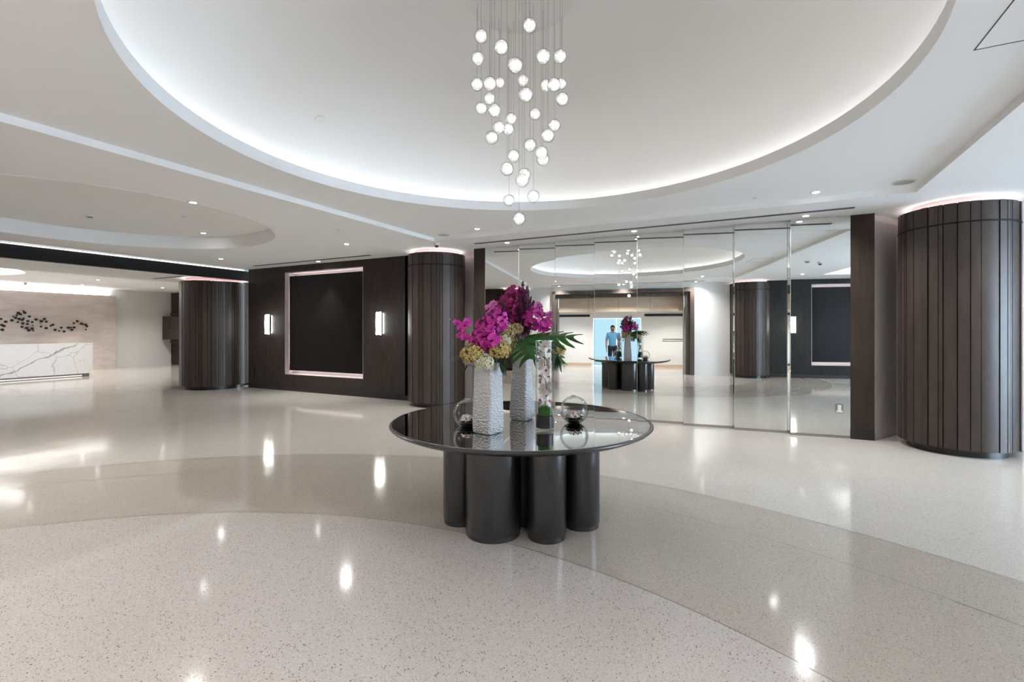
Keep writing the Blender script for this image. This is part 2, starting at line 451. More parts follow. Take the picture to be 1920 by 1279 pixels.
box(b, 3.76, 8.54, .08, .10, ZO + .05, ZO + .06); box(b, 3.76, 8.54, 6.95, 6.97, ZO + .05, ZO + .06)
obj('led_strip', b, M['led'], ceiling, False)
def led_ring(name, cx, cy, z, r, m, parent=None, n=96, w=.02):
    return obj(name, lathe(bm_new(), [(r, z), (r + w, z), (r + w, z + .008), (r, z + .008)], n, cx, cy, close=True), m, parent, False)
# dome: lip, trough with LED and the shallow dome itself
obj('dome_lip', shell(disc_pts(UC, VC, RW, 128), ZT, ZT + .115), M['ceil'], ceiling, True)
obj('dome_trough', lathe(bm_new(), [(RW + .03, ZT + .03), (RW + .165, ZT + .03), (RW + .165, ZT + .02), (RW + .03, ZT + .02)], 96, UC, VC, close=True), M['ceil'], ceiling, True)
prof = []
RDm, ZA = RW + .165, 4.22
for k in range(25):
    t = k / 24 * PI / 2
    prof.append((RDm * math.cos(t) ** .8 if k < 24 else 0, ZT + .03 + (ZA - ZT - .03) * math.sin(t) ** .9))
obj('dome', lathe(bm_new(), prof, 128, UC, VC), M['dome'], ceiling, True, ang=80)
led_ring('led_strip', UC, VC, ZT + .06, RW + .09, M['ledd'], ceiling, 128, .02)
# access panel outline in the tray ceiling
b = bm_new()
for x0, x1, y0, y1 in ((1.16, 1.60, 3.735, 3.742), (1.16, 1.60, 3.10, 3.107), (1.16, 1.167, 3.10, 3.742), (1.593, 1.60, 3.10, 3.742)): box(b, x0, x1, y0, y1, ZT - .0015, ZT + .001)
obj('access_panel_joint', b, M['grey'], ceiling, False)
# crossbeam and soffit towards the reception
obj('soffit', box(bm_new(), -14.3, -12.05, Y0, 11.9, 2.82, 3.12), M['ceil'], ceiling, False)
bm_ = struct('trim_1', box(bm_new(), -12.049, -11.93, Y0, 9.2, 2.80, 3.045), M['beam'])
obj('led_strip', box(bm_new(), -11.93, -11.915, -1.2, 8.0, 3.055, 3.067), M['ledb'], bm_, False)
obj('beam_cap', box(bm_new(), -12.05, -11.851, Y0, 9.2, 3.086, 3.12), M['ceil'], bm_, False)
b = bm_new(); RCE = (-19.0, 3.75)
sheet(b, [(X0, Y0), (-14.301, Y0), (-14.301, Y1), (X0, Y1)], [disc_pts(*RCE, 2.2, 80)], 3.12, .02)
rc = struct('ceiling', b, M['ceil'])
obj('recess_edge', shell(disc_pts(*RCE, 2.2, 80), 3.12, 3.2), M['ceil'], rc, True)
obj('recess_ceiling', prism(bm_new(), disc_pts(*RCE, 2.6, 80), 3.42, 3.44), M['ceil'], rc, False)
obj('recess_trough', lathe(bm_new(), [(2.23, 3.145), (2.58, 3.145), (2.58, 3.42), (2.59, 3.42), (2.59, 3.142), (2.23, 3.142)], 80, *RCE, close=True), M['ceil'], rc, True)
led_ring('led_strip', *RCE, 3.17, 2.36, M['led'], rc, 80, .04)

# ------------------------------------------------------------------ back wall (beyond the table)
NU0, NU1, NZ0, NZ1 = -10.40, -7.81, .40, 2.93
def niche_wall(name, u0, u1, nu0, nu1, face, sgn, m):
    """dark wall with a square opening; sgn +1: wall body extends to +v"""
    y = sorted((face, face + sgn * .30))
    b = bm_new()
    for x0, x1, z0, z1 in ((u0, nu0, 0, ZO), (nu1, u1, 0, ZO), (nu0, nu1, NZ1, ZO), (nu0, nu1, 0, NZ0)): box(b, x0, x1, y[0], y[1], z0, z1)
    bmesh.ops.remove_doubles(b, verts=b.verts, dist=1e-5)
    wl = struct(name, b, m)
    # lining of the opening
    b = bm_new(); t = .012; d = sorted((face + sgn * .004, face + sgn * .27))
    box(b, nu0, nu0 + t, d[0], d[1], NZ0, NZ1); box(b, nu1 - t, nu1, d[0], d[1], NZ0, NZ1)
    box(b, nu0 + t, nu1 - t, d[0], d[1], NZ1 - t, NZ1); box(b, nu0 + t, nu1 - t, d[0], d[1], NZ0, NZ0 + t)
    box(b, nu0, nu1, *sorted((face + sgn * .27, face + sgn * .29)), NZ0, NZ1)
    obj('niche_lining', b, M['reveal'], wl, False)
    b = bm_new(); q = sorted((face + sgn * .10, face + sgn * .15))
    box(b, nu0 + .05, nu1 - .05, q[0], q[1], NZ0 + .10, NZ1 - .09)
    obj('niche_panel', b, M['niche'], wl, False)
    b = bm_new(); s = sorted((face + sgn * .20, face + sgn * .215))
    box(b, nu0 + .12, nu1 - .12, s[0], s[1], NZ1 - .17, NZ1 - .15); box(b, nu0 + .12, nu1 - .12, s[0], s[1], NZ0 + .15, NZ0 + .17)
    box(b, nu0 + .11, nu0 + .13, s[0], s[1], NZ0 + .2, NZ1 - .2)
    box(b, nu1 - .13, nu1 - .11, s[0], s[1], NZ0 + .2, NZ1 - .2)
    obj('led_strip', b, M['ledw'], wl, False)
    return wl
niche_wall('wall_back', -11.80, -6.20, NU0, NU1, VW, 1, M['walld'])
bb = sorted((VW - .012, VW))
struct('baseboard_back', box(bm_new(), -11.80, -6.20, *bb, 0, .11), M['plinth'])
# recess walls behind the columns and the pilasters at either side of the mirror
def side_recess(s):
    X = lambda u: UC + s * (u - UC)
    b = bm_new()
    prism(b, [(X(1.47), 8.02), (X(1.84), 8.62), (X(2.95), 8.62), (X(2.95), 8.05), (X(3.2), 8.05), (X(3.2), 8.75), (X(1.75), 8.75), (X(1.42), 8.2)], 0, ZO)
    return b
struct('wall_back', side_recess(1), M['mauve'])
struct('wall_back', side_recess(-1), M['mauve'])
for k, (x0, x1) in enumerate(((-4.87, -4.615), (1.205, 1.47))):
    p = struct('trim_%d' % (k + 2), box(bm_new(), x0, x1, 7.99, 8.35, .0, ZO), M['framed'])
    obj('plinth', box(bm_new(), x0 - .001, x1 + .001, 7.982, 8.0, 0, .12), M['plinth'], p, False)
wm = struct('wall_mirror', box(bm_new(), -4.615, 1.205, 8.12, 8.30, 0, ZO), M['walld'])
# stepped mirror panels, each turned a little from the line of the wall
PN = math.radians(-7.61)
na, nb = math.sin(PN), math.cos(PN)
MW = 5.816 / 8
for k in range(8):
    ul, ur = -4.613 + MW * k, -4.613 + MW * (k + 1)
    m0 = 8.52 - .107 * k
    vl, vr = (m0 - na * ul) / nb, (m0 - na * ur) / nb
    b = bm_new(); prism(b, [(ul + .002, vl), (ur - .0005, vr), (ur - .0005, 8.118), (ul + .002, 8.118)], .035, ZO - .004)
    p = obj('mirror_panel', b, M['mirror'], wm, False)
    b = bm_new(); prism(b, [(ul, vl - .008), (ur, vr - .008), (ur, 8.118), (ul, 8.118)], 0, .034)
    obj('bottom_channel', b, M['rail'], p, False)
    b = bm_new(); prism(b, [(ul, vl - .001), (ul + .004, vl - .001), (ul + .004, vl + .012), (ul, vl + .012)], .035, ZO - .004)
    obj('glass_edge', b, M['edge'], p, False)

# dark wall right of the right-hand column, and end walls
struct('wall_back', box(bm_new(), 3.2, 9.6, VW, VW + .3, 0, ZO), M['walld'])
# reception end
wl = struct('wall_left', box(bm_new(), -22.95, -22.70, Y0, 11.9, 0, 3.12), M['white'])
pk = obj('stone_panel', box(bm_new(), -22.69, -22.40, Y0 + 3, 9.75, .0, 2.85), M['pink'], wl, False)
obj('led_strip', box(bm_new(), -22.62, -22.58, Y0 + 3.1, 9.6, 2.86, 2.87), M['led'], wl, False)
struct('baseboard_left', box(bm_new(), -22.70, -22.68, 9.76, 11.9, 0, .05), M['trimw'])
struct('wall_rear', box(bm_new(), -23.0, -14.35, 11.9, 12.2, 0, 3.12), M['framed'])
struct('wall_rear', box(bm_new(), -14.35, -13.3, 8.2, 12.2, 0, 3.12), M['walld'])
struct('wall_rear', box(bm_new(), -13.35, -11.80, 8.55, 8.85, 0, 2.8), M['walld'])
struct('wall_side', box(bm_new(), -23.0, -12.0, Y0 - .2, Y0, 0, 3.12), M['white'])
struct('wall_side', box(bm_new(), -12.2, -12.0, Y0, VF - .3, 0, 2.8), M['white'])

# ------------------------------------------------------------------ front wall (behind the camera, seen in the mirror)
b = bm_new()
box(b, -6.25, -4.335, VF - .3, VF, 0, ZO); box(b, .655, 2.85, VF - .3, VF, 0, ZO)
box(b, -4.335, .655, VF - .3, VF, 2.93, ZO)
struct('wall_front', b, M['white'])
fw = niche_wall('wall_front', 2.85, 9.5, 4.10, 6.69, VF - .02, -1, M['wallg'])
struct('wall_front', box(bm_new(), -12.2, -6.251, VF - .3, VF - .02, 0, ZO), M['walld'])
struct('baseboard_front', box(bm_new(), 2.86, 9.5, VF - .019, VF - .006, 0, .1), M['plinth'])
def portal(u0, u1, zt, wd, y0, y1, name='trim_4', m=None, parent=None):
    b = bm_new()
    box(b, u0, u0 + wd, y0, y1, 0, zt); box(b, u1 - wd, u1, y0, y1, 0, zt); box(b, u0 + wd, u1 - wd, y0, y1, zt - wd, zt)
    return b
M['portal'] = noise_col(mat('bronze brown portal', (.10, .08, .07), .35), (.075, .058, .05), (.11, .09, .08), 6, 4, (1, 1, .2))
pt = struct('trim_4', portal(-4.33, .65, 2.925, .13, VF - .29, VF + .06), M['portal'])
obj('inner_frame', portal(-4.199, .519, 2.794, .12, VF - .75, VF - .10), M['portal'], pt, False)
fs = struct('wall_entrance', box(bm_new(), -4.07, .39, VF - .55, VF - .45, 2.17, 2.673), M['beige'])
for x in (-2.96, -1.85, -.74):
    obj('panel_joint', box(bm_new(), x - .004, x + .004, VF - .451, VF - .449, 2.17, 2.673), M['grey'], fs, False)
# vestibule
VB = -4.1
vb = bm_new()
box(vb, -4.9, -4.8, VB, VF - .3, 0, 2.25); box(vb, 1.3, 1.4, VB, VF - .3, 0, 2.25)
box(vb, -4.9, -2.95, VB - .15, VB, 0, 2.25); box(vb, -.82, 1.4, VB - .15, VB, 0, 2.25); box(vb, -2.95, -.82, VB - .15, VB, 2.06, 2.25)
struct('wall_entrance', vb, M['white'])
struct('ceiling', box(bm_new(), -4.9, 1.4, VB - .15, VF - .56, 2.25, 2.3), M['ceil'])
struct('baseboard_entrance', box(bm_new(), -4.79, -2.96, VB, VB + .015, 0, .1), M['beige'])
struct('baseboard_entrance', box(bm_new(), -.81, 1.29, VB, VB + .015, 0, .1), M['beige'])
for x0, x1 in ((-4.45, -3.02), (-.75, 1.15)):
    tag(obj('linear_diffuser', box(bm_new(), x0, x1, VB, VB + .03, 2.06, 2.16), M['black'], sm=False), 'long black linear slot high on the white entrance wall, ' + ('left of the blue door' if x0 < -2 else 'over the thin rail') , 'vent')
dr = struct('door_1', portal(-2.95, -.82, 2.06, .075, VB - .1, VB + .02), M['trimw'])
for x0, x1, hx in ((-2.872, -1.888, -2.80), (-1.882, -.898, -1.02)):
    lf = obj('glass_leaf', box(bm_new(), x0, x1, VB - .05, VB - .038, .012, 1.982), M['blue'], dr, False)
    hb = bm_new(); tube(hb, [(hx, VB + .02, .85), (hx, VB + .02, 1.45)], .014, 8)
    for z in (.93, 1.37): tube(hb, [(hx, VB + .02, z), (hx, VB - .05, z)], .008, 6)
    obj('pull_handle', hb, M['black'], lf)
rl = thing('wall_rail', 'thin dark horizontal rail on the white entrance wall, seen in the mirror', 'rail', (.35, VB + .05, 1.13))
obj('bar', tube(bm_new(), [(-.40, .03, 0), (.42, .03, 0)], .016, 8), M['black'], rl)
for x in (-.3, .32): obj('bracket', tube(bm_new(), [(x, -.05, 0), (x, .03, 0)], .01, 6), M['rail'], rl)
# window wall at the far right: daylight
b = bm_new()
box(b, 9.5, 9.7, Y0 + 4.6, 3.6, 0, ZO); box(b, 9.5, 9.7, 8.0, 9.2, 0, ZO); box(b, 9.5, 9.7, 3.6, 8.0, 2.75, ZO); box(b, 9.5, 9.7, 3.6, 8.0, 0, .05)
struct('wall_right', b, M['white'])
wn = struct('window_1', box(bm_new(), 9.58, 9.59, 3.6, 8.0, .05, 2.75), M['window'])
for y in (3.62, 5.07, 6.53, 7.98): obj('mullion', box(bm_new(), 9.54, 9.63, y - .025, y + .025, .05, 2.75), M['black'], wn, False)

# ------------------------------------------------------------------ panelled round columns
SEAMS = [-173, -166, -162.5, -150.5, -140.5, -132.7, -122.5, -118, -105, -93.7, -84, -65.8, -56.5, -52.1, -49.1, -38.6, -31.1]
def seam_list(seed, lo, hi):
    rnd = random.Random(seed); a = []; t = hi
    while t < 360 + lo - 4:
        a.append(t); t += rnd.choice((4, 5.5, 7, 9, 11, 13, 16))
    return a
def make_column(name, label, loc, R, z0, z1, zband, seams, group=None, core='core', seed=1):
    t = thing(name, label, 'column', loc, 0, group)
    rnd = random.Random(seed)
    n = len(seams)
    obj('joint_core', lathe(bm_new(), [(0, z0), (R - .022, z0), (R - .022, z1 - .004), (R - .07, z1 - .004), (R - .07, z1 - .03), (0, z1 - .03)], 64), M['joint'], t)
    for i in range(n):
        a0 = math.radians(seams[i]); a1 = math.radians(seams[(i + 1) % n] + (360 if i == n - 1 else 0))
        gap = .009 / R
        a0 += gap / 2 + .002; a1 -= gap / 2
        ro = R + rnd.choice((0, 0, -.004, .004, -.008))
        k = max(1, int((a1 - a0) / math.radians(4)) + 1)
        mm = rnd.choice(M['slat'])
        for (p0, p1, nm) in ((z0, (zband - .008) if zband else z1, 'panel'), ((zband + .008) if zband else None, z1, 'top_panel')):
            if p0 is None: continue
            pts = [(ro * math.cos(a0 + (a1 - a0) * j / k), ro * math.sin(a0 + (a1 - a0) * j / k)) for j in range(k + 1)]
            pts += [((R - .02) * math.cos(a0 + (a1 - a0) * j / k), (R - .02) * math.sin(a0 + (a1 - a0) * j / k)) for j in range(k, -1, -1)]
            obj(nm, prism(bm_new(), pts, p0, p1), mm, t, True, ang=20)
    if zband:
        obj('band', lathe(bm_new(), [(R - .02, zband - .007), (R + .007, zband - .007), (R + .010, zband), (R + .007, zband + .007), (R - .02, zband + .007)], 72), M['joint'], t)
    obj('plinth', lathe(bm_new(), [(0, 0), (R - .085, 0), (R - .085, z0), (0, z0)], 56), M['plinth'], t)
    obj('top_core', lathe(bm_new(), [(0, z1 - .03), (R - .13, z1 - .03), (R - .13, z1 + .078), (0, z1 + .078)], 56), M[core], t)
    obj('led_strip', lathe(bm_new(), [(R - .10, z1 - .006), (R - .085, z1 - .006), (R - .085, z1 + .005), (R - .10, z1 + .005)], 56, close=True), M['ledc'], t, False)
    return t
sR = sorted(SEAMS + [x for x in seam_list(5, -173, -22)])
sR = [x if x <= 180 else x for x in sR]
cR = make_column('round_column', 'large dark panelled round column at the right edge beyond the mirror wall', (2.297, 7.94, 0), .57, .085, 3.005, 2.77, sR, seed=3)
s2 = [-178 + x for x in seam_list(11, 0, 0)]
cL = make_column('round_column', 'dark panelled round column between the dark niche wall and the mirror', (-5.75, 7.98, 0), .57, .085, 3.005, 2.77, s2, seed=4)
dup(cL, (2.33, -.94, 0), 2.0, 'dark panelled round column mirrored beside the charcoal wall with the lit sconce')
dup(cL, (-5.75, -.94, 0), 1.1, 'dark panelled round column mirrored behind the tall bouquet')
s3 = []
tt = -180
rn = random.Random(21)
while tt < 177: s3.append(tt); tt += rn.choice((2.4, 3.2, 4.2, 5.2, 8))
make_column('round_column', 'wide slatted dark round column under the crossbeam near the reception', (-12.66, 7.70, 0), .777, .085, 2.735, None, s3, core='corer', seed=8)

# ------------------------------------------------------------------ centre table
TC = Vector((-1.708, 3.54, 0)); TH = .765
tb = thing('centre_table', 'large round charcoal table with black glass top and a base of fluted drums', 'table', TC)
RT = 1.05
obj('tabletop', lathe(bm_new(), [(0, .690), (.80, .690), (.90, .696), (.985, .716), (1.035, .738), (1.050, .752), (1.050, .759), (1.044, .7645), (1.030, .7645), (1.028, .757), (0, .757)], 128), M['tab'], tb)
obj('glass_top', lathe(bm_new(), [(0, .757), (1.026, .757), (1.026, .7635), (1.024, .765), (0, .765)], 128), M['tabglass'], tb, ang=12)
for (x, y, r) in ((-.21, -.39, .205), (.18, -.46, .142), (-.47, -.17, .142), (.46, -.25, .142), (.21, .39, .205), (-.18, .46, .142), (.47, .17, .142), (-.46, .25, .142)):
    u, v = rot2(x, y)
    d = obj('drum_leg', lathe(bm_new(), [(0, .035), (r - .004, .035), (r, .040), (r, .690), (0, .690)], 48, u, v), M['tab'], tb)
    obj('foot_ring', lathe(bm_new(), [(0, 0), (r - .006, 0), (r - .006, .034), (0, .034)], 48, u, v), M['tab'], d)
obj('core_drum', lathe(bm_new(), [(0, 0), (.30, 0), (.30, .690), (0, .690)], 32), M['black'], tb)

# ------------------------------------------------------------------ vases
def facet_vase(label, loc, H, wb, wt, rz):
    """square tapered ceramic vase with softened base corners"""
    t = thing('ceramic_vase', label, 'vase', loc, rz)
    b = bm_new(); rings = []
    prof = [(0, .42), (.012, .47), (.04, .5), (.16, .515), (.35, .49), (.6, .44), (.8, .405), (.93, .385), (1, .38)]
    for f, s in prof:
        s2 = s / .515 * (wb / 2) if f < .3 else None
        k = wb / 2 + (wt / 2 - wb / 2) * max(0, (f - .16) / .84) if f >= .16 else wb / 2 * s / .515
        ring = []
        tw = math.radians(10) * f
        for i in range(4):
            a0 = PI / 4 + i * PI / 2
            for da in (-.16, -.06, .06, .16):
                a = a0 + da
                rr = k * 1.414 * (1 - .10 * abs(da) / .16) 
                ring.append(b.verts.new((rr * math.cos(a + tw), rr * math.sin(a + tw), H * f)))
        rings.append(ring)
    inner = []
    for f in (1, .5, .06):
        k = (wb / 2 + (wt / 2 - wb / 2) * max(0, (f - .16) / .84)) - .008
        inner.append([b.verts.new((k * 1.414 * (1 - .10 * abs(da) / .16) * math.cos(PI / 4 + i * PI / 2 + da + math.radians(10) * f), k * 1.414 * (1 - .10 * abs(da) / .16) * math.sin(PI / 4 + i * PI / 2 + da + math.radians(10) * f), H * f)) for i in range(4) for da in (-.16, -.06, .06, .16)])
    allr = rings + inner
    for A, B in zip(allr, allr[1:]):
        for i in range(16): b.faces.new((A[i], A[(i + 1) % 16], B[(i + 1) % 16], B[i]))
    b.faces.new(rings[0][::-1]); b.faces.new(inner[-1])
    bmesh.ops.recalc_face_normals(b, faces=b.faces)
    obj('body', b, M['vase'], t, True, ang=22)
    return t
V1 = Vector((-1.70, 2.985, TH)); V2 = Vector((-1.70, 3.55, TH))
facet_vase('shorter white dimpled ceramic vase at the front of the table', V1, .50, .165, .145, YAW + math.radians(52))
facet_vase('taller white dimpled ceramic vase standing behind the shorter one', V2, .62, .155, .10, YAW + math.radians(58))

# ------------------------------------------------------------------ flowers
def petal(b, L_, W_, ang, tilt, cup=.25, z0=0.0, mi=0, base=.08):
    """rounded petal in the XY plane, root near the origin, direction ang, raised by tilt"""
    M4 = Matrix.Rotation(ang, 4, 'Z') @ Matrix.Rotation(-tilt, 4, 'Y')
    rows = []
    for k, (f, wf) in enumerate(((base, .22), (.35, .75), (.65, 1.0), (.9, .72), (1.0, .22))):
        row = []
        for s in (-1, 0, 1):
            x = L_ * f; y = s * W_ / 2 * wf
            z = z0 + cup * L_ * (f * f) * .4 + cup * abs(s) * W_ * .22
            row.append(b.verts.new(M4 @ Vector((x, y, z))))
        rows.append(row)
    for A, B in zip(rows, rows[1:]):
        for i in range(2):
            f = b.faces.new((A[i], B[i], B[i + 1], A[i + 1])); f.material_index = mi
def blossom_mesh(name, mp, ml, full=1.0):
    b = bm_new()
    for a in (90, 210, 330): petal(b, .030, .017, math.radians(a), .18, .2)
    for a in (18, 162): petal(b, .032, .032 * full, math.radians(a), .10, .3, .002)
    petal(b, .020, .014, math.radians(270), .75, .5, .004, 1); petal(b, .010, .010, math.radians(90), 1.1, .5, .004, 1)
    me = bpy.data.meshes.new(name); b.to_mesh(me); b.free()
    me.materials.append(mp); me.materials.append(ml)
    for p in me.polygons: p.use_smooth = True
    return me
BL = {'magenta': blossom_mesh('blossom', M['magenta'], M['lip']), 'deep': blossom_mesh('blossom', M['magentad'], M['lip']),
      'pink': blossom_mesh('blossom', M['pinkp'], M['lip']), 'white': blossom_mesh('blossom', M['whitep'], M['liprose'])}
b = bm_new(); bmesh.ops.create_icosphere(b, subdivisions=1, radius=.006); bmesh.ops.scale(b, vec=(1, 1, 1.5), verts=b.verts)
BUD = bpy.data.meshes.new('bud'); b.to_mesh(BUD); b.free(); BUD.materials.append(M['pinkp'])
CAMP = Vector((0, 0, EYE))

def spray(label, root, pts, kind, group=None, scale=1.0, facing=None, buds=0, jit=.35, sw=.0022):
    """orchid spray: stem through pts from root, a blossom at each point"""
    t = thing('orchid_spray', label, 'flower', root, 0, group)
    P = [Vector(p) - root for p in pts]
    obj('stem', tube(bm_new(), [Vector((0, 0, 0))] + P, sw, 5), M['stem'], t)
    rnd = random.Random(int(abs(root.x * 971 + P[0].z * 7919 + P[-1].x * 331) * 100))
    for i, p in enumerate(P):
        if i >= len(P) - buds:
            from_mesh('bud', BUD, t, Matrix.Translation(p)); continue
        d = (facing if facing is not None else (CAMP - root - p)).normalized()
        d = (d + Vector((rnd.uniform(-jit, jit), rnd.uniform(-jit, jit), rnd.uniform(-jit, jit * .6)))).normalized()
        q = frame_z(d)
        up = q.inverted() @ Vector((0, 0, 1, 0)); roll = math.atan2(up.y, up.x) - PI / 2
        mw = Matrix.Translation(p + d * .012) @ q @ Matrix.Rotation(roll + rnd.uniform(-.5, .5), 4, 'Z') @ Matrix.Scale(scale * rnd.uniform(.85, 1.12), 4)
        from_mesh('blossom', BL[kind], t, mw)
    return t

def cluster(label, root, cen, rad, n, kind, scale=1.0, group=None, seed=0):
    """a dense spray whose blossoms look outwards all round"""
    rnd = random.Random(seed)
    t = thing('orchid_spray', label, 'flower', root, 0, group)
    c = Vector(cen) - root
    obj('stem', tube(bm_new(), [(0, 0, 0), c * .55 + Vector((0, 0, .01)), c], .003, 5), M['stem'], t)
    tocam = rot2(0, -1)
    for i in range(n):
        z = 1 - 2 * (i + .5) / n; a = i * 2.399963 + seed
        d = Vector((math.sqrt(1 - z * z) * math.cos(a), math.sqrt(1 - z * z) * math.sin(a), z))
        p = c + Vector((d.x * rad[0], d.y * rad[1], d.z * rad[2])) * rnd.uniform(.7, 1.0)
        d = (d + Vector((tocam[0], tocam[1], .1)) * .35 + Vector((rnd.uniform(-.3, .3), rnd.uniform(-.3, .3), rnd.uniform(-.2, .3)))).normalized()
        mw = Matrix.Translation(p) @ frame_z(d, roll=rnd.uniform(0, 6)) @ Matrix.Scale(scale * rnd.uniform(.85, 1.15), 4)
        from_mesh('blossom', BL[kind], t, mw)
    return t

def hydrangea(label, cen, r, m, root, sq=.85, seed=0):
    rnd = random.Random(seed)
    t = thing('hydrangea', label, 'flower', root)
    c = Vector(cen) - root
    obj('stem', tube(bm_new(), [(0, 0, 0), c * .6, c], .0035, 5), M['stem'], t)
    b = bm_new(); n = int(95 * (r / .08) ** 1.2) + 30
    for i in range(n):
        z = 1 - 1.75 * (i + .5) / n; a = i * 2.399963
        s = math.sqrt(max(0, 1 - z * z)); d = Vector((s * math.cos(a), s * math.sin(a), z))
        p = Vector((d.x * r, d.y * r, d.z * r * sq)) * rnd.uniform(.80, 1.12)
        dd = (d + Vector((rnd.uniform(-.4, .4), rnd.uniform(-.4, .4), rnd.uniform(-.4, .4)))).normalized()
        Q = Matrix.Translation(c + p) @ frame_z(dd, roll=rnd.uniform(0, 6)); w_ = rnd.uniform(.012, .018)
        for j in range(4):
            a2 = j * PI / 2
            q = [(0, 0, 0), (w_ * .75 * math.cos(a2 - .55), w_ * .75 * math.sin(a2 - .55), .003), (w_ * 1.2 * math.cos(a2), w_ * 1.2 * math.sin(a2), .005), (w_ * .75 * math.cos(a2 + .55), w_ * .75 * math.sin(a2 + .55), .003)]
            b.faces.new([b.verts.new(Q @ Vector(x)) for x in q])
    fl = obj('florets', b, m, t, False); fl['kind'] = 'stuff'
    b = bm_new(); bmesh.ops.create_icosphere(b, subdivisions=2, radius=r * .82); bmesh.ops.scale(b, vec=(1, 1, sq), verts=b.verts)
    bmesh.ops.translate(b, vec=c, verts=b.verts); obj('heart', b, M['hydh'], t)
    return t

def blade(b, p0, p1, w_, sag=.02, n=5):
    p0, p1 = Vector(p0), Vector(p1); d = (p1 - p0); side = d.cross(Vector((0, 0, 1)))
    side = side.normalized() if side.length > 1e-5 else Vector((1, 0, 0))
    rows = []
    for k in range(n + 1):
        f = k / n; c = p0 + d * f - Vector((0, 0, sag * f * f)); ww = w_ * (math.sin(PI * min(1, f * .88 + .1)) ** .8) / 2
        rows.append((b.verts.new(c - side * ww + Vector((0, 0, .12 * ww))), b.verts.new(c - Vector((0, 0, .1 * ww))), b.verts.new(c + side * ww + Vector((0, 0, .12 * ww)))))
    for A, B in zip(rows, rows[1:]):
        b.faces.new((A[0], B[0], B[1], A[1])); b.faces.new((A[1], B[1], B[2], A[2]))

def fingerleaf(label, root, cen, direction, length, n=7, w_=.018, spread=1.9, m='leafd', sag=.03):
    """fan of narrow leaflets on a stem"""
    t = thing('leaf_sprig', label, 'leaf', root)
    c = Vector(cen) - root
    obj('stem', tube(bm_new(), [(0, 0, 0), c * .5 + Vector((0, 0, .01)), c], .002, 5), M['stem'], t)
    d0 = Vector(direction).normalized(); side = d0.cross(Vector((0, 0, 1))).normalized(); up = side.cross(d0)
    for i in range(n):
        a = (i / (n - 1) - .5) * spread
        d = d0 * math.cos(a) + (side * .75 + up * .65) * math.sin(a)
        b = bm_new(); blade(b, c, c + d * length * (1 - .25 * abs(a)), w_, sag); obj('leaflet', b, M[m], t, True)
    return t

def twig(label, root, tip, n=26, m='burg', lean=0, sz=.006, group=None, seed=0):
    rnd = random.Random(seed)
    t = thing('bud_spike', label, 'flower', root, 0, group)
    p1 = Vector(tip) - root
    ctl = p1 * .5 + Vector((rnd.uniform(-.02, .02), rnd.uniform(-.02, .02), .02))
    pts = [ctl * (2 * f * (1 - f)) + p1 * f * f for f in [k / 8 for k in range(9)]]
    obj('stem', tube(bm_new(), pts, .002, 5, .001), M[m], t)
    b = bm_new()
    for i in range(n):
        f = .38 + .62 * i / n; c = ctl * (2 * f * (1 - f)) + p1 * f * f
        a = i * 2.4; rr = sz * 1.9 * (1.25 - f)
        s = sz * (1.35 - f * .8)
        x = c + Vector((rr * math.cos(a) * 1.2, rr * math.sin(a) * 1.2, 0))
        r = bmesh.ops.create_icosphere(b, subdivisions=1, radius=s)
        bmesh.ops.scale(b, vec=(1, 1, 1.9), verts=r['verts']); bmesh.ops.translate(b, vec=x, verts=r['verts'])
    o = obj('buds', b, M[m], t); o['kind'] = 'stuff'
    return t

rim1 = V1 + Vector((0, 0, .44)); rim2 = V2 + Vector((0, 0, .56))
A = at
# bouquet in the shorter vase
hydrangea('mustard hydrangea at the outer side of the front bouquet', A(887, 664, 3.36), .084, M['hyd'], rim1 + Vector((-.03, 0, 0)), seed=1)
hydrangea('golden hydrangea of the front bouquet facing the taller vase', A(938, 657, 3.36), .072, M['hyd'], rim1 + Vector((.03, .01, 0)), seed=2)
hydrangea('pale green hydrangea low over the lip of the shorter vase', A(909, 679, 3.33), .062, M['hydp'], rim1 + Vector((0, -.02, 0)), seed=3)
hydrangea('cream hydrangea tucked under the magenta blossoms', A(889, 640, 3.45), .055, M['whitep'], rim1 + Vector((-.03, .02, 0)), seed=4)
hydrangea('small cream hydrangea beside the golden one', A(945, 640, 3.44), .045, M['hydp'], rim1 + Vector((.03, .02, 0)), seed=5)
cluster('big ball of bright magenta orchids over the front bouquet', rim1, A(912, 637, 3.38), (.105, .08, .085), 30, 'magenta', 1.45, seed=1)
cluster('upper tier of bright magenta orchids in the front bouquet', rim1 + Vector((.01, .01, 0)), A(930, 602, 3.46), (.085, .07, .075), 24, 'magenta', 1.35, seed=2)
cluster('magenta orchids between both tiers of the front bouquet', rim1 + Vector((.0, .015, 0)), A(912, 610, 3.46), (.07, .05, .05), 12, 'magenta', 1.3, seed=5)
spray('lilac pink orchid spray rising towards the dark pilaster', rim1 + Vector((0, .02, 0)), [A(914, 600, 3.46), A(916, 591, 3.46), A(921, 585, 3.46), A(917, 578, 3.47), A(923, 573, 3.47), A(926, 569, 3.47)], 'pink', scale=.95)
spray('arching magenta orchid spray reaching out to the round column', rim1 + Vector((-.02, 0, 0)), [A(893, 655, 3.36), A(884, 640, 3.36), A(880, 634, 3.36), A(871, 633, 3.36), A(863, 630, 3.36), A(864, 616, 3.36), A(872, 608, 3.36), A(875, 604, 3.36), A(858, 606, 3.35), A(850, 603, 3.35), A(853, 600, 3.35), A(843, 599, 3.35)], 'magenta', scale=1.0, buds=3)
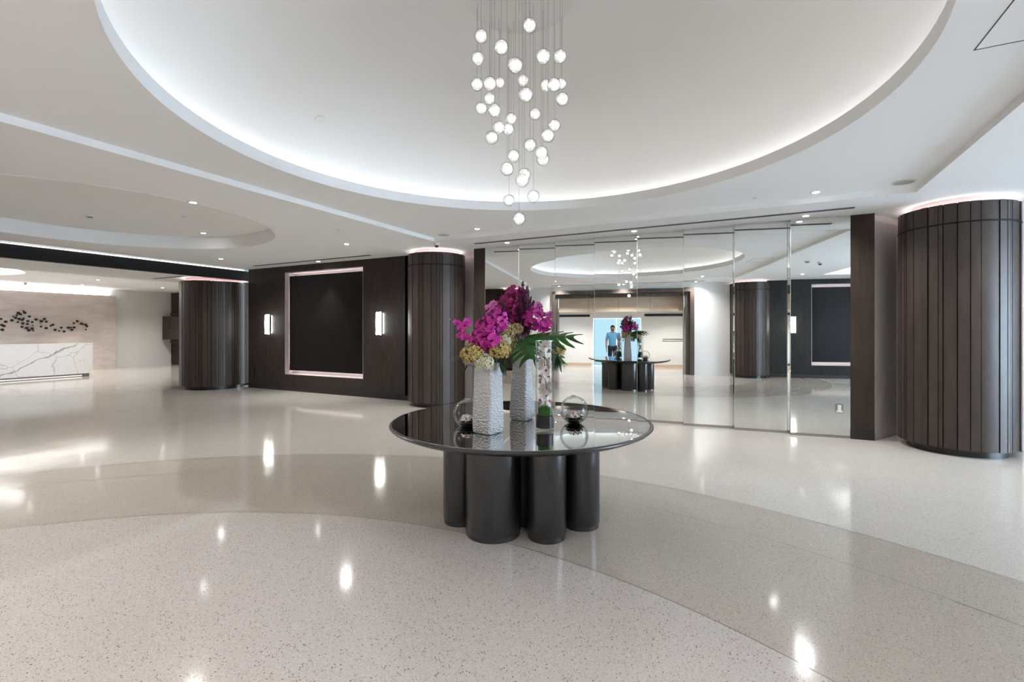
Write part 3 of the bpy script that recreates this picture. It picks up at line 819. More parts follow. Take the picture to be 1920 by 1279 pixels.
for i, (px, py) in enumerate(((893, 562), (904, 575), (899, 588), (910, 590), (890, 597))):
    twig('thin burgundy bud twig standing %s at the back of the front bouquet' % ('tallest', 'second tallest', 'in the middle', 'nearest the lilac orchids', 'lowest')[i], rim1 + Vector((-.01 + .005 * i, .03, 0)), A(px, py, 3.5), 20, seed=i, sz=.004)
fingerleaf('dark finger leaf pointing out to the column from the front bouquet', rim1 + Vector((-.04, 0, 0)), A(872, 668, 3.4), (*rot2(-1, -.1), -.05), .12, 5, .016, .7)
fingerleaf('dark finger leaf drooping over the clear globe', rim1 + Vector((-.03, -.03, 0)), A(878, 684, 3.36), (*rot2(-.8, -.1), -.5), .09, 4, .016, .9)
fingerleaf('dark finger leaf crossing in front of the taller vase', rim1 + Vector((.05, 0, 0)), A(950, 672, 3.36), (*rot2(1, -.15), -.0), .13, 6, .017, 1.5)
fingerleaf('dark drooping leaves beneath the golden hydrangea', rim1 + Vector((.04, -.02, 0)), A(938, 677, 3.36), (*rot2(.4, -.2), -.75), .10, 6, .026, 1.8)
# bouquet in the taller vase
hydrangea('antique gold hydrangea above the lip of the taller vase', A(947, 622, 3.80), .080, M['hyda'], rim2 + Vector((-.02, 0, 0)), seed=6)
hydrangea('small antique gold hydrangea tucked beside the monstera leaf', A(969, 617, 3.84), .048, M['hyda'], rim2 + Vector((0, .01, 0)), seed=7)
hydrangea('golden hydrangea on the mirror side of the rear bouquet, seen in reflection', A(968, 648, 4.02), .075, M['hyd'], rim2 + Vector((0, .03, 0)), seed=12)
cluster('bright magenta orchids at the back of the rear bouquet, seen in reflection', rim2 + Vector((0, .03, 0)), A(972, 606, 4.02), (.09, .06, .09), 22, 'magenta', 1.4, seed=11)
hydrangea('olive hydrangea hanging beside the tall glass cylinder', A(1047, 656, 3.95), .055, M['hyd'], rim2 + Vector((.03, .02, 0)), seed=8)
hydrangea('small olive hydrangea under the monstera leaf', A(993, 664, 3.86), .035, M['hyd'], rim2 + Vector((.02, -.02, 0)), seed=9)
cluster('dense deep magenta orchids against the burgundy spikes', rim2 + Vector((-.01, .01, 0)), A(952, 575, 3.88), (.085, .08, .09), 26, 'deep', 1.45, seed=3)
cluster('rosy magenta orchids at the top of the rear bouquet', rim2 + Vector((-.01, .02, 0)), A(963, 550, 3.88), (.07, .06, .05), 14, 'deep', 1.3, seed=4)
cluster('dark magenta orchids low in the rear bouquet', rim2 + Vector((-.01, .0, 0)), A(950, 600, 3.9), (.08, .07, .06), 16, 'deep', 1.3, seed=8)
cluster('bright orchids on the mirror side of the rear bouquet', rim2 + Vector((.02, .01, 0)), A(1001, 597, 3.84), (.085, .07, .085), 22, 'magenta', 1.3, seed=6)
cluster('bright orchids low on the mirror side of the rear bouquet', rim2 + Vector((.03, .01, 0)), A(1020, 609, 3.82), (.05, .05, .04), 9, 'magenta', 1.3, seed=7)
spray('upright lilac orchid spray with few blossoms in front of the portal', rim2 + Vector((.03, .0, 0)), [A(1003, 600, 3.84), A(1005, 586, 3.84), A(1012, 588, 3.84), A(1004, 578, 3.84), A(1008, 571, 3.84), A(1013, 576, 3.84)], 'pink', scale=.95)
spray('lilac orchid spray leaning furthest to the portal', rim2 + Vector((.035, .0, 0)), [A(1022, 612, 3.84), A(1023, 600, 3.84), A(1027, 604, 3.84), A(1026, 590, 3.84), A(1031, 588, 3.84), A(1030, 595, 3.84), A(1020, 590, 3.84)], 'pink', scale=.85)
sp = [(980, 527, 34), (989, 536, 28), (973, 540, 26), (984, 545, 26), (995, 556, 26), (1001, 563, 24), (976, 560, 24), (987, 565, 24), (945, 556, 20), (940, 566, 18), (992, 578, 22), (969, 572, 22)]
for i, (px, py, n) in enumerate(sp):
    twig(('tallest burgundy bud spike rising above both bouquets' if i == 0 else 'burgundy bud spike in the dark plume of the rear bouquet'), rim2 + Vector((.004 * (i - 6), .015, 0)), A(px, py, 3.79 + .02 * (i % 3)), n + 12, seed=20 + i, sz=.0105, group=None if i == 0 else 'burgundy bud spikes in the rear bouquet')

def monstera(label, root, base, direction, Lf, Wf, droop, lobes=6, m='leaf', nrm=(0, -.8, .8)):
    """split leaf: a midrib web with tapering fingers on both sides"""
    t = thing('monstera_leaf', label, 'leaf', root)
    c = Vector(base) - root
    obj('stem', tube(bm_new(), [(0, 0, 0), c * .5, c], .003, 5), M['stem'], t)
    d = Vector(direction).normalized(); nn = Vector((*rot2(nrm[0], nrm[1]), nrm[2])); sd = d.cross(nn).normalized(); up = sd.cross(d)
    def P(x, y):
        X = x * Lf; Yv = y * Wf
        return c + d * X + sd * Yv + up * (-abs(y) ** 1.5 * Wf * .30) - Vector((0, 0, droop * x * x))
    b = bm_new()
    prof = lambda x: (math.sin(PI * min(1, max(0, (x + .16) / 1.16))) ** .6)
    for s in (-1, 1):
        for k in range(lobes):
            x0 = -.12 + 1.08 * k / lobes; x1 = -.12 + 1.08 * (k + 1) / lobes
            wv = prof((x0 + x1) / 2)
            sw = .16 * (1 + k / lobes)
            rows = []
            for j, f in enumerate((0, .28, .55, .8, 1.0)):
                g_ = 0 if f <= .3 else (.05 if f < .6 else (.10 if f < .9 else .36))
                xa, xb = x0 + (x1 - x0) * g_, x1 - (x1 - x0) * g_
                off = sw * f * f
                rows.append((b.verts.new(P(xa + off, s * f * wv)), b.verts.new(P((xa + xb) / 2 + off, s * f * wv) + up * .004), b.verts.new(P(xb + off, s * f * wv))))
            for A_, B_ in zip(rows, rows[1:]):
                b.faces.new((A_[0], A_[1], B_[1], B_[0])); b.faces.new((A_[1], A_[2], B_[2], B_[1]))
    bmesh.ops.remove_doubles(b, verts=b.verts, dist=1e-5)
    lf = obj('leaf_blade', b, M[m], t, True, ang=60)
    obj('midrib', tube(bm_new(), [P(-.1, 0) + up * .003, P(.2, 0) + up * .003, P(.5, 0) + up * .003, P(.92, 0) + up * .003], .003, 5, .001), M['stem'], lf)
    return t
monstera('big glossy green monstera leaf facing the room over the taller vase', rim2 + Vector((.0, -.03, 0)), A(985, 640, 3.70), (*rot2(.15, -.75), -.45), .17, .15, .05, 5)
monstera('long split monstera leaf arching out towards the portal', rim2 + Vector((.03, 0, 0)), A(992, 634, 3.72), (*rot2(1, -.12), .12), .36, .13, .035, 6, nrm=(0, -.55, .85))
monstera('split leaf hanging behind the tall glass cylinder', rim2 + Vector((.03, .03, 0)), A(1030, 650, 3.95), (*rot2(.7, .1), -.75), .17, .09, .03, 5, 'leaf')
fingerleaf('dark finger leaf under the monstera near the taller vase lip', rim2 + Vector((.02, -.03, 0)), A(1000, 665, 3.82), (*rot2(.2, -.2), -.8), .10, 5, .025, 1.4)
fingerleaf('dark finger leaf hanging by the olive hydrangea', rim2 + Vector((.04, .02, 0)), A(1046, 668, 3.93), (*rot2(.45, -.1), -.8), .11, 6, .022, 1.6, 'leaf')

# ------------------------------------------------------------------ glass cylinders and globes
def cylinder(label, loc, r, H, seed):
    t = thing('glass_cylinder', label, 'vase', loc)
    obj('glass', lathe(bm_new(), [(0, 0), (r - .003, 0), (r, .004), (r, H), (r - .004, H), (r - .004, .022), (0, .018)], 40), M['glass'], t)
    obj('rim', lathe(bm_new(), [(r - .004, H), (r, H), (r, H + .003), (r - .004, H + .003)], 40, close=True), M['edge'], t)
    rnd = random.Random(seed)
    b = bm_new()
    lathe(b, [(0, .024), (r - .006, .024), (r - .006, .105), (0, .11)], 24)
    for i in range(50):
        a = rnd.uniform(0, 6.28); q = bmesh.ops.create_icosphere(b, subdivisions=1, radius=.009)
        rr = (r - .015) * math.sqrt(rnd.random())
        bmesh.ops.translate(b, vec=(rr * math.cos(a), rr * math.sin(a), .108), verts=q['verts'])
    o = obj('pebbles', b, M['soil'], t); o['kind'] = 'stuff'
    b = bm_new()
    for i in range(260):
        a = rnd.uniform(0, 6.28); rr = (r - .02) * math.sqrt(rnd.random()); h = rnd.uniform(.045, .085) * (1.1 - .35 * rr / r)
        x, y = rr * math.cos(a), rr * math.sin(a); w_ = .0035
        vs = [b.verts.new(p) for p in ((x - w_, y, .112), (x + w_, y, .112), (x + rnd.uniform(-.006, .006), y + rnd.uniform(-.006, .006), .112 + h))]
        b.faces.new(vs)
        vs = [b.verts.new(p) for p in ((x, y - w_, .112), (x, y + w_, .112), (x + rnd.uniform(-.006, .006), y + rnd.uniform(-.006, .006), .112 + h))]
        b.faces.new(vs)
    o = obj('moss', b, M['moss'], t, False); o['kind'] = 'stuff'
    # upright stem of ivory orchids inside
    sp_ = thing('orchid_plant', label.replace('clear glass cylinder', 'upright ivory orchid stem inside the glass cylinder').replace('tall ', ''), 'flower', Vector(loc) + Vector((0, 0, .112)))
    obj('stem', tube(bm_new(), [(0, 0, 0), (.008, .004, .2), (-.004, .0, .4), (0, 0, H - .15)], .003, 5), M['stem'], sp_)
    k = 0; z = .10
    while z < H - .15:
        for j in range(2):
            a = k * 2.3 + j * 3.0; d = Vector((math.cos(a), math.sin(a), .25))
            mw = Matrix.Translation(Vector((d.x * .022, d.y * .022, z))) @ frame_z(d, roll=PI / 2 + rnd.uniform(-.6, .6)) @ Matrix.Scale(rnd.uniform(1.2, 1.45), 4)
            from_mesh('blossom', BL['white'], sp_, mw)
        k += 1; z += .045
    return t
cylinder('tall clear glass cylinder with moss and ivory orchids at the front of the table', A(1021.5, 806, 3.50), .070, .655, 1).location.z = TH
cyl_objs = [o for o in C.objects if o.name.startswith('orchid_plant')]
cylinder('tall clear glass cylinder half hidden behind the shorter vase', A(905, 790, 3.80), .070, .655, 2).location.z = TH
for o in C.objects:
    if o.name.startswith('orchid_plant'): o.location.z = TH + .112
for o, lb in zip(sorted([o for o in C.objects if o.name.startswith('orchid_plant')], key=lambda o: o.name), ('ivory orchid stem inside the front glass cylinder', 'ivory orchid stem in the cylinder hidden behind the shorter vase')): o['label'] = lb

def globe(label, loc, r, seed, kind):
    t = thing('glass_globe', label, 'bowl', loc)
    zc = r * .90; prof = []
    for k in range(19):
        a = -PI / 2 + .42 + (PI * .80) * k / 18
        prof.append((r * math.cos(a), zc + r * math.sin(a)))
    inn = [(max(0.001, x - .0035 * math.cos(-PI / 2 + .42 + PI * .80 * k / 18)), z - .0035 * math.sin(-PI / 2 + .42 + PI * .80 * k / 18)) for k, (x, z) in enumerate(prof)][::-1]
    prof = [(0, prof[0][1])] + prof
    obj('glass', lathe(bm_new(), prof + inn + [(0, inn[-1][1])], 40), M['glass'], t)
    rr, zr = prof[-1]
    obj('rim', lathe(bm_new(), [(rr - .004, zr), (rr, zr - .001), (rr, zr + .004), (rr - .004, zr + .004)], 32, close=True), M['edge'], t)
    rnd = random.Random(seed)
    zb = prof[0][1] + .005
    b = bm_new(); lathe(b, [(0, zb), (r * .40, zb), (r * .70, zb + r * .22), (r * .62, zb + r * .28), (0, zb + r * .24)], 24)
    obj('black_pebbles', b, M['soil'], t)
    for i in range(9):
        a = i * .698 + rnd.uniform(-.15, .15); b = bm_new()
        petal(b, r * .78, r * .45, a, .42, .3, zb + r * .03)
        obj('leaf_cup', b, M['soil'], t)
    fl = thing('floating_blossoms', label.split(' globe')[0].replace('clear glass', 'ivory orchids in the clear glass') + ' globe' if False else kind, 'flower', Vector(loc) + Vector((0, 0, zb + r * .28)))
    for i in range(11):
        a = i * 2.4; q = r * .42 * math.sqrt((i + .3) / 11)
        d = Vector((math.cos(a) * .7, math.sin(a) * .7, .8))
        mw = Matrix.Translation(Vector((q * math.cos(a), q * math.sin(a), r * .05 + r * .12 * (i % 3)))) @ frame_z(d, roll=rnd.uniform(0, 6)) @ Matrix.Scale(rnd.uniform(.95, 1.25), 4)
        from_mesh('blossom', BL['white'], fl, mw)
    return t
g1 = A(876, 796, 3.66); g1.z = TH
g2 = A(1076.5, 793, 3.78); g2.z = TH
globe('clear glass globe bowl on the column side of the table', g1, .110, 1, 'ivory blossoms in the globe beside the shorter vase')
globe('clear glass globe bowl on the mirror side of the table', g2, .113, 2, 'ivory blossoms in the globe beside the tall glass cylinder')

# ------------------------------------------------------------------ chandelier
ch = thing('chandelier', 'cluster chandelier of many small glowing glass globes on thin wires over the table', 'chandelier', (UC, VC, 4.19))
obj('canopy', lathe(bm_new(), [(0, 0), (.415, 0), (.42, .004), (.42, .05), (0, .05)], 64), M['det'], ch)
BALLS = [(386,139,78,92),(122,197,74,84),(232,257,80,88),(104,318,70,78),(309,356,84,92),(461,307,80,88),(553,307,74,84),(100,459,70,80),(170,456,76,86),(224,451,58,72),(351,438,64,72),(367,516,78,82),(475,465,66,72),(520,462,74,84),(559,456,62,76),(564,540,72,78),(168,537,66,70),(123,590,66,74),(195,602,72,78),(416,621,64,72),(285,648,66,70),(220,694,68,74),(270,703,66,72),(180,750,72,74),(523,683,66,72),(486,739,74,76),(389,790,70,76),(450,832,74,80),(459,868,70,66),(299,850,68,70),(264,920,74,74),(358,953,72,72),(346,982,74,66),(274,1092,62,64),(407,1070,70,66),(329,1192,72,66)]
def ball_mesh():
    b = bm_new(); bmesh.ops.create_icosphere(b, subdivisions=3, radius=.055)
    rnd = random.Random(3); ph = [rnd.uniform(0, 6) for _ in range(6)]
    for v in b.verts:
        n_ = v.co.normalized()
        k = 1 + .022 * math.sin(7 * n_.x + ph[0]) + .022 * math.sin(8 * n_.y + ph[1]) + .02 * math.sin(9 * n_.z + ph[2]) + .03 * math.sin(3 * n_.x + 2 * n_.z + ph[3])
        if n_.z > .5: k *= 1 + .06 * (n_.z - .5)
        v.co *= k
    me = bpy.data.meshes.new('glass_ball'); b.to_mesh(me); b.free(); me.materials.append(M['glassp']); smooth(me, 180); return me
def core_mesh():
    b = bm_new(); bmesh.ops.create_icosphere(b, subdivisions=2, radius=.033)
    me = bpy.data.meshes.new('lamp'); b.to_mesh(me); b.free(); me.materials.append(M['bulb']); smooth(me, 180); return me
# frosted inner glow shell
M['frost'] = mat('frosted inner glass', (.9, .9, .9), .6, emit=(1, .99, .97), es=.07)
_nt = M['frost'].node_tree
_tr = _nt.nodes.new('ShaderNodeBsdfTransparent'); _mx = _nt.nodes.new('ShaderNodeMixShader'); _v = _nt.nodes.new('ShaderNodeTexNoise'); _v.inputs['Scale'].default_value = 45
_tc = _nt.nodes.new('ShaderNodeTexCoord'); _nt.links.new(_tc.outputs['Object'], _v.inputs['Vector'])
_r = _nt.nodes.new('ShaderNodeMapRange'); _r.inputs[1].default_value = .35; _r.inputs[2].default_value = .65; _r.inputs[3].default_value = .30; _r.inputs[4].default_value = .9
_nt.links.new(_v.outputs[0], _r.inputs[0]); _nt.links.new(_r.outputs[0], _mx.inputs[0])
_nt.links.new(_tr.outputs[0], _mx.inputs[1]); _nt.links.new(bsdf(M['frost']).outputs[0], _mx.inputs[2])
_nt.links.new(_mx.outputs[0], _nt.nodes['Material Output'].inputs[0])
gm, cm = ball_mesh(), core_mesh()
b = bm_new(); bmesh.ops.create_icosphere(b, subdivisions=2, radius=.047)
fm = bpy.data.meshes.new('frosted_glass'); b.to_mesh(fm); b.free(); fm.materials.append(M['frost']); smooth(fm, 180)
rnd = random.Random(5)
for i, (x, y, bw, bh) in enumerate(BALLS):
    px, py = 860 + x / 2.906, y / 2.906
    Z = 3.92 * 71 / bw
    Z = 3.92 + max(-.34, min(.34, (Z - 3.92) * 1.1 + rnd.uniform(-.05, .05)))
    half = math.sqrt(max(0.001, .40 ** 2 - ((px - 975) / F_PX * 3.92) ** 2)); Z = 3.92 + max(-half, min(half, Z - 3.92))
    p = A(px, py, Z) - Vector((UC, VC, 4.19))
    sc = bw / 2.906 / F_PX * Z / .110
    g_ = from_mesh('glass_ball', gm, ch, Matrix.Translation(p) @ Matrix.Rotation(rnd.uniform(0, 6), 4, 'Z') @ Matrix.Scale(sc, 4))
    from_mesh('frosted_glass', fm, g_, Matrix.Identity(4))
    from_mesh('lamp', cm, g_, Matrix.Identity(4))
    obj('wire', tube(bm_new(), [p + Vector((0, 0, .053 * sc)), (p.x, p.y, 0)], .0014, 4), M['rail'], ch, False)

# ------------------------------------------------------------------ wall sconces
def make_sconce(label, loc, rz, group=None):
    t = thing('wall_sconce', label, 'lamp', loc, rz, group)
    obj('back_plate', box(bm_new(), -.055, .055, -.022, 0, -.20, .20), M['black'], t, False)
    obj('back_light', box(bm_new(), -.066, -.056, -.02, -.012, -.22, .22), M['halo'], t, False)
    obj('back_light', box(bm_new(), .056, .066, -.02, -.012, -.22, .22), M['halo'], t, False)
    b = bm_new(); tube(b, [(0, -.022, .18), (0, -.075, .18)], .008, 6); tube(b, [(0, -.022, -.18), (0, -.075, -.18)], .008, 6)
    obj('arm', b, M['black'], t)
    obj('spine', box(bm_new(), -.058, .058, -.082, -.072, -.235, .235), M['black'], t, False)
    b = bm_new(); rn_ = random.Random(2); n = 20; H = 24
    grid = [[b.verts.new((-.068 + .136 * i / 8, -.12 - rn_.uniform(0, .012) if 0 < i < 8 and 0 < j < H else -.085, -.25 + .50 * j / H)) for i in range(9)] for j in range(H + 1)]
    for j in range(H):
        for i in range(8): b.faces.new((grid[j][i], grid[j][i + 1], grid[j + 1][i + 1], grid[j + 1][i]))
    obj('cast_glass', b, M['sconce'], t, False)
    b = bm_new()
    for z in (.255, -.255): tube(b, [(0, -.10, z - .012), (0, -.10, z + .012)], .02, 10)
    obj('clip', b, M['black'], t)
    return t
sc1 = make_sconce('lit glass wall sconce on the reception side of the dark niche', (-10.93, VW, 1.645), 0)
dup(sc1, (-7.27, VW, 1.645), 0, 'lit glass wall sconce between the dark niche and the round column')
dup(sc1, (3.56, VF - .02, 1.665), PI, 'lit glass wall sconce on the charcoal wall seen in the mirror')

# ------------------------------------------------------------------ reception desk and wall art
dk = thing('reception_desk', 'long white marble reception desk with grey veins before the rose wall', 'desk', (-19.75, 3.5, 0))
obj('front_slab', box(bm_new(), .39, .43, -3.6, 4.27, .10, 1.055), M['marble'], dk, False)
obj('end_slab', box(bm_new(), -.35, .389, 4.23, 4.27, .10, 1.055), M['marble'], dk, False)
obj('counter_top', box(bm_new(), -.35, .43, -3.6, 4.27, 1.056, 1.075), M['marble'], dk, False)
obj('carcass', box(bm_new(), -.33, .37, -3.55, 4.20, .0, 1.0), M['rail'], dk, False)
obj('toe_light', box(bm_new(), .372, .40, -3.55, 4.0, .02, .05), emis('toe light', (1, .93, .86), .45), dk, False)
DOTS = [(7.07, 2.16, .017), (6.94, 2.08, .032), (7.1, 2.1, .032), (6.99, 2.04, .03), (6.9, 2.0, .021), (6.81, 1.97, .017), (7.22, 1.97, .028), (6.87, 1.92, .03), (6.96, 1.88, .032), (7.07, 1.9, .023), (6.78, 1.83, .031), (7.04, 1.85, .028), (7.39, 1.87, .033), (7.18, 1.81, .03), (7.29, 1.78, .026), (6.93, 1.77, .023), (7.53, 1.81, .033), (7.61, 1.89, .031), (7.66, 1.8, .029), (6.63, 1.78, .031), (7.05, 1.73, .032), (7.17, 1.71, .026), (7.3, 1.66, .015), (6.52, 1.87, .025), (6.54, 1.67, .031), (6.59, 1.64, .029), (6.55, 1.51, .033), (7.03, 1.61, .026), (7.15, 1.57, .034), (7.29, 1.55, .032), (7.2, 1.49, .032), (7.32, 1.48, .019), (7.52, 1.62, .024), (7.66, 1.57, .031), (7.78, 1.65, .024), (7.84, 1.69, .029), (7.9, 1.51, .031), (8.01, 1.47, .02), (8.07, 1.59, .027), (8.15, 1.45, .029), (8.27, 1.59, .03), (8.34, 1.59, .023), (8.37, 1.51, .03), (8.44, 1.6, .03), (8.43, 1.75, .025), (8.53, 1.83, .03), (8.65, 1.74, .032), (8.7, 1.72, .019), (8.78, 1.7, .03), (8.82, 1.64, .026), (8.79, 1.52, .019),
        (6.35, 1.7, .03), (6.28, 1.6, .028), (6.15, 1.66, .03), (6.02, 1.75, .026), (5.9, 1.62, .03)]
art = thing('wall_sculpture', 'drifting trail of small black discs mounted on the rose stone wall', 'artwork', (-22.40, 7.3, 1.75))
for v, z, d in DOTS:
    b = bm_new(); tube(b, [(0, v - 7.3, z - 1.75), (.03, v - 7.3, z - 1.75)], .004, 5); p = Vector((.035, v - 7.3, z - 1.75))
    r = bmesh.ops.create_uvsphere(b, u_segments=12, v_segments=6, radius=d * 1.55); bmesh.ops.scale(b, vec=(.35, 1, .9), verts=r['verts']); bmesh.ops.translate(b, vec=p, verts=r['verts'])
    obj('disc', b, M['art'], art)
# brown wall cabinet with open display box, past the reception
cb = thing('wall_cabinet', 'brown wall mounted cabinet box left of the wide slatted column', 'cabinet', (-22.0, 11.9, 1.1))
for i in range(2):
    x = -.55 + i * .62
    dr_ = obj('cabinet_door', box(bm_new(), x, x + .60, -.42, -.40, 0, .98), M['framed'], cb, False)
    obj('handle_slot', box(bm_new(), x + .05, x + .45, -.425, -.42, .93, .96), M['black'], dr_, False)
obj('carcass', box(bm_new(), -.55, .67, -.40, 0, 0, .98), M['framed'], cb, False)
obj('shadow_shelf', box(bm_new(), -.30, .67, -.25, 0, 1.03, 1.13), M['black'], cb, False)
obj('shadow_shelf', box(bm_new(), -.30, .67, -.25, 0, -.15, -.05), M['black'], cb, False)

# ------------------------------------------------------------------ ceiling fixtures
def make_downlight(label, loc, group=None):
    t = thing('recessed_downlight', label, 'light', loc, 0, group)
    obj('trim_ring', lathe(bm_new(), [(.040, 0), (.062, 0), (.062, -.004), (.040, -.006)], 24, close=True), M['det'], t)
    obj('lens', lathe(bm_new(), [(0, -.001), (.040, -.001), (.040, -.0035), (0, -.0035)], 20), M['lens'], t, False)
    return t
def spotlight(parent_loc, watts, ang=2.2, tilt=None, blend=.8):
    ld = bpy.data.lights.new('downlight_beam', 'SPOT'); ld.energy = watts; ld.spot_size = ang; ld.spot_blend = blend; ld.shadow_soft_size = .04; ld.color = (1, .965, .92)
    o = bpy.data.objects.new('downlight_beam', ld); C.objects.link(o)
    return o, ld
DL = [(-4.01, 6.68, ZT, 'downlight in the tray corner by the round column'), (.67, 6.73, ZT, 'downlight in the tray corner by the right column'),
      (.65, 7.74, ZO, 'downlight over the last mirror panels'), (-1.70, 7.69, ZO, 'downlight over the middle of the mirror wall'), (-3.98, 7.68, ZO, 'downlight over the first mirror panels'),
      (-9.20, 5.38, ZR, 'downlight at the rim of the side recess'), (-6.68, 6.47, ZO, 'downlight between niche wall and ceiling step'), (-10.57, 6.56, ZO, 'downlight nearest the crossbeam end'),
      (-8.94, 7.80, ZO, 'downlight washing the dark niche'),
      (-4.01, .35, ZT, 'downlight in the tray corner behind the camera'), (.67, .35, ZT, 'downlight in the tray near the camera'), (.65, -.68, ZO, 'downlight beside the portal end'), (-1.70, -.68, ZO, 'downlight over the portal middle'), (-3.98, -.68, ZO, 'downlight over the far portal end'),
      (-6.7, .6, ZO, 'downlight in front of the far front wall'), (-10.5, .5, ZO, 'downlight by the crossbeam, camera side'), (-6.2, 3.5, ZO, 'downlight beside the side recess'),
      (3.2, 6.5, ZO, 'downlight beyond the right column'), (3.3, .5, ZO, 'downlight before the charcoal wall'), (7.0, .5, ZO, 'downlight at the window end, front'), (7.0, 6.6, ZO, 'downlight at the window end, back'), (5.3, -.72, ZO, 'downlight washing the mirrored charcoal niche'),
      (-18.87, 7.72, 3.12, 'downlight over the desk end'), (-20.14, 10.26, 3.12, 'downlight near the white reception wall'), (-17.0, 5.5, 3.12, 'downlight before the reception desk'), (-21.4, 8.3, 3.12, 'downlight washing the rose wall'), (-17.0, .5, 3.12, 'downlight before the desk, far side'), (-15.2, 9.5, 3.12, 'downlight behind the slatted column'), (-21.4, 4.5, 3.12, 'downlight over the desk'),
      (-3.6, -2.9, 2.25, 'downlight in the entrance vestibule ceiling'), (.2, -2.9, 2.25, 'downlight over the entrance wall rail'), (-1.85, -3.2, 2.25, 'downlight before the blue glass door')]
WASH = {8, 21, 25}
proto = None; BEAMS = []
for i, (x, y, z, lb) in enumerate(DL):
    if proto is None: proto = t = make_downlight('small round ' + lb, (x, y, z))
    else: t = dup(proto, (x, y, z), 0, 'small round ' + lb)
    BEAMS.append((t, i, z))
for t, i, z in BEAMS:
    o, ld = spotlight(None, SPOT * (.7 if i in WASH else .05 if i == 5 else 1) * (2.6 if i == 8 else 1) * (1.6 if z < 2.5 else 2.6 if z > 3.1 and t.location.x < -14 else 1.0 if i in (11, 13) else 1.35), 1.2 if i in WASH or i == 5 else 2.5)
    o.parent = t; o.location = (0, 0, -.012)
# detectors, sprinklers, speakers and cameras
def make_detector(label, loc, group=None):
    t = thing('smoke_detector', label, 'detector', loc, 0, group)
    obj('base', lathe(bm_new(), [(0, 0), (.065, 0), (.065, -.012), (.05, -.02), (0, -.02)], 28), M['det'], t)
    obj('chamber', lathe(bm_new(), [(0, -.02), (.036, -.02), (.036, -.034), (0, -.034)], 20), M['grey'], t)
    obj('cap', lathe(bm_new(), [(0, -.034), (.046, -.034), (.046, -.042), (.03, -.048), (0, -.048)], 24), M['det'], t)
    return t
d0 = make_detector('white smoke detector with dark vents in the side recess near the ceiling step', (-6.51, 4.13, ZR))
dup(d0, (-9.44, 3.76, ZR), 1, 'white smoke detector with dark vents deeper in the side recess')
dup(d0, (2.41, 3.26, ZO), 1, 'white smoke detector mirrored near the ceiling camera')
def flush(label, loc, r=.045, name='sprinkler_cover', cat='sprinkler', nrm=None):
    o = obj(name, lathe(bm_new(), [(0, 0), (r, 0), (r, -.006), (r * .8, -.009), (0, -.009)], 24), M['det'], loc=loc)
    if nrm is not None: o.rotation_euler = Vector(nrm).to_track_quat('-Z', 'Y').to_euler()
    return tag(o, label, cat)
def on_dome(px, py):
    for k in range(400):
        Z = 2.0 + k * .01; p = A(px, py, Z); r = math.hypot(p.x - UC, p.y - VC)
        if r > RDm: continue
        # height of dome at this radius
        t = math.acos(min(1, (r / RDm) ** (1 / .8))); z = ZT + .03 + (ZA - ZT - .03) * math.sin(t) ** .9
        if p.z >= z:
            e = .02; t2 = math.acos(min(1, ((r + e) / RDm) ** (1 / .8))); z2 = ZT + .03 + (ZA - ZT - .03) * math.sin(t2) ** .9
            sl = (z2 - z) / e; dx, dy = (p.x - UC) / r, (p.y - VC) / r
            return Vector((p.x, p.y, z - .004)), Vector((dx * sl, dy * sl, -1))
    return Vector((UC + 1, VC, 4)), Vector((0, 0, -1))
for (px, py, lb) in ((599, 222, 'round flush cover in the dome above the niche side'), (1129, 290, 'round flush cover in the dome above the mirror')):
    p, n_ = on_dome(px, py); flush(lb, p, .05, nrm=n_)
for u, v, z, lb in ((-8.14, 4.46, ZR - .0, 'small flush sprinkler cover in the side recess'), (-5.85, 5.50, ZO, 'small flush sprinkler cover beside the ceiling step'), (.02, 6.68, ZT, 'small flush sprinkler cover between dome and mirror'), (-12.91, 5.74, 2.82, 'small flush sprinkler cover under the soffit'), (-3.4, 6.75, ZT, 'small flush sprinkler cover behind the lowest glass ball'), (2.25, 5.53, ZO, 'small flush sprinkler cover mirrored near the camera dome')):
    flush(lb, (u, v, z), .035)
def speaker(label, loc):
    t = thing('ceiling_speaker', label, 'speaker', loc)
    obj('rim', lathe(bm_new(), [(.092, 0), (.11, 0), (.11, -.006), (.092, -.008)], 36, close=True), M['det'], t)
    obj('grille', lathe(bm_new(), [(0, -.001), (.092, -.001), (.092, -.004), (0, -.004)], 32), mat('speaker grille', (.45, .45, .45), .6), t)
speaker('round ceiling speaker near the right column', (1.50, 6.72, ZT))
speaker('round ceiling speaker near the left column', (-4.78, 6.85, ZT))
def camera_dome(label, loc):
    t = thing('dome_camera', label, 'camera', loc)
    obj('housing', lathe(bm_new(), [(0, 0), (.055, 0), (.055, -.035), (.045, -.045), (0, -.045)], 28), M['det'], t)
    obj('lens_dome', lathe(bm_new(), [(.036, -.045), (.034, -.062), (.02, -.078), (0, -.083)], 24), M['detd'], t)
camera_dome('small dome camera on the ceiling by the left column', (-5.15, 7.15, ZO))
camera_dome('small dome camera mirrored high before the charcoal wall', (2.73, 3.11, ZO))
camera_dome('small dome camera before the lit reception cove', (-22.1, 7.03, 3.12))
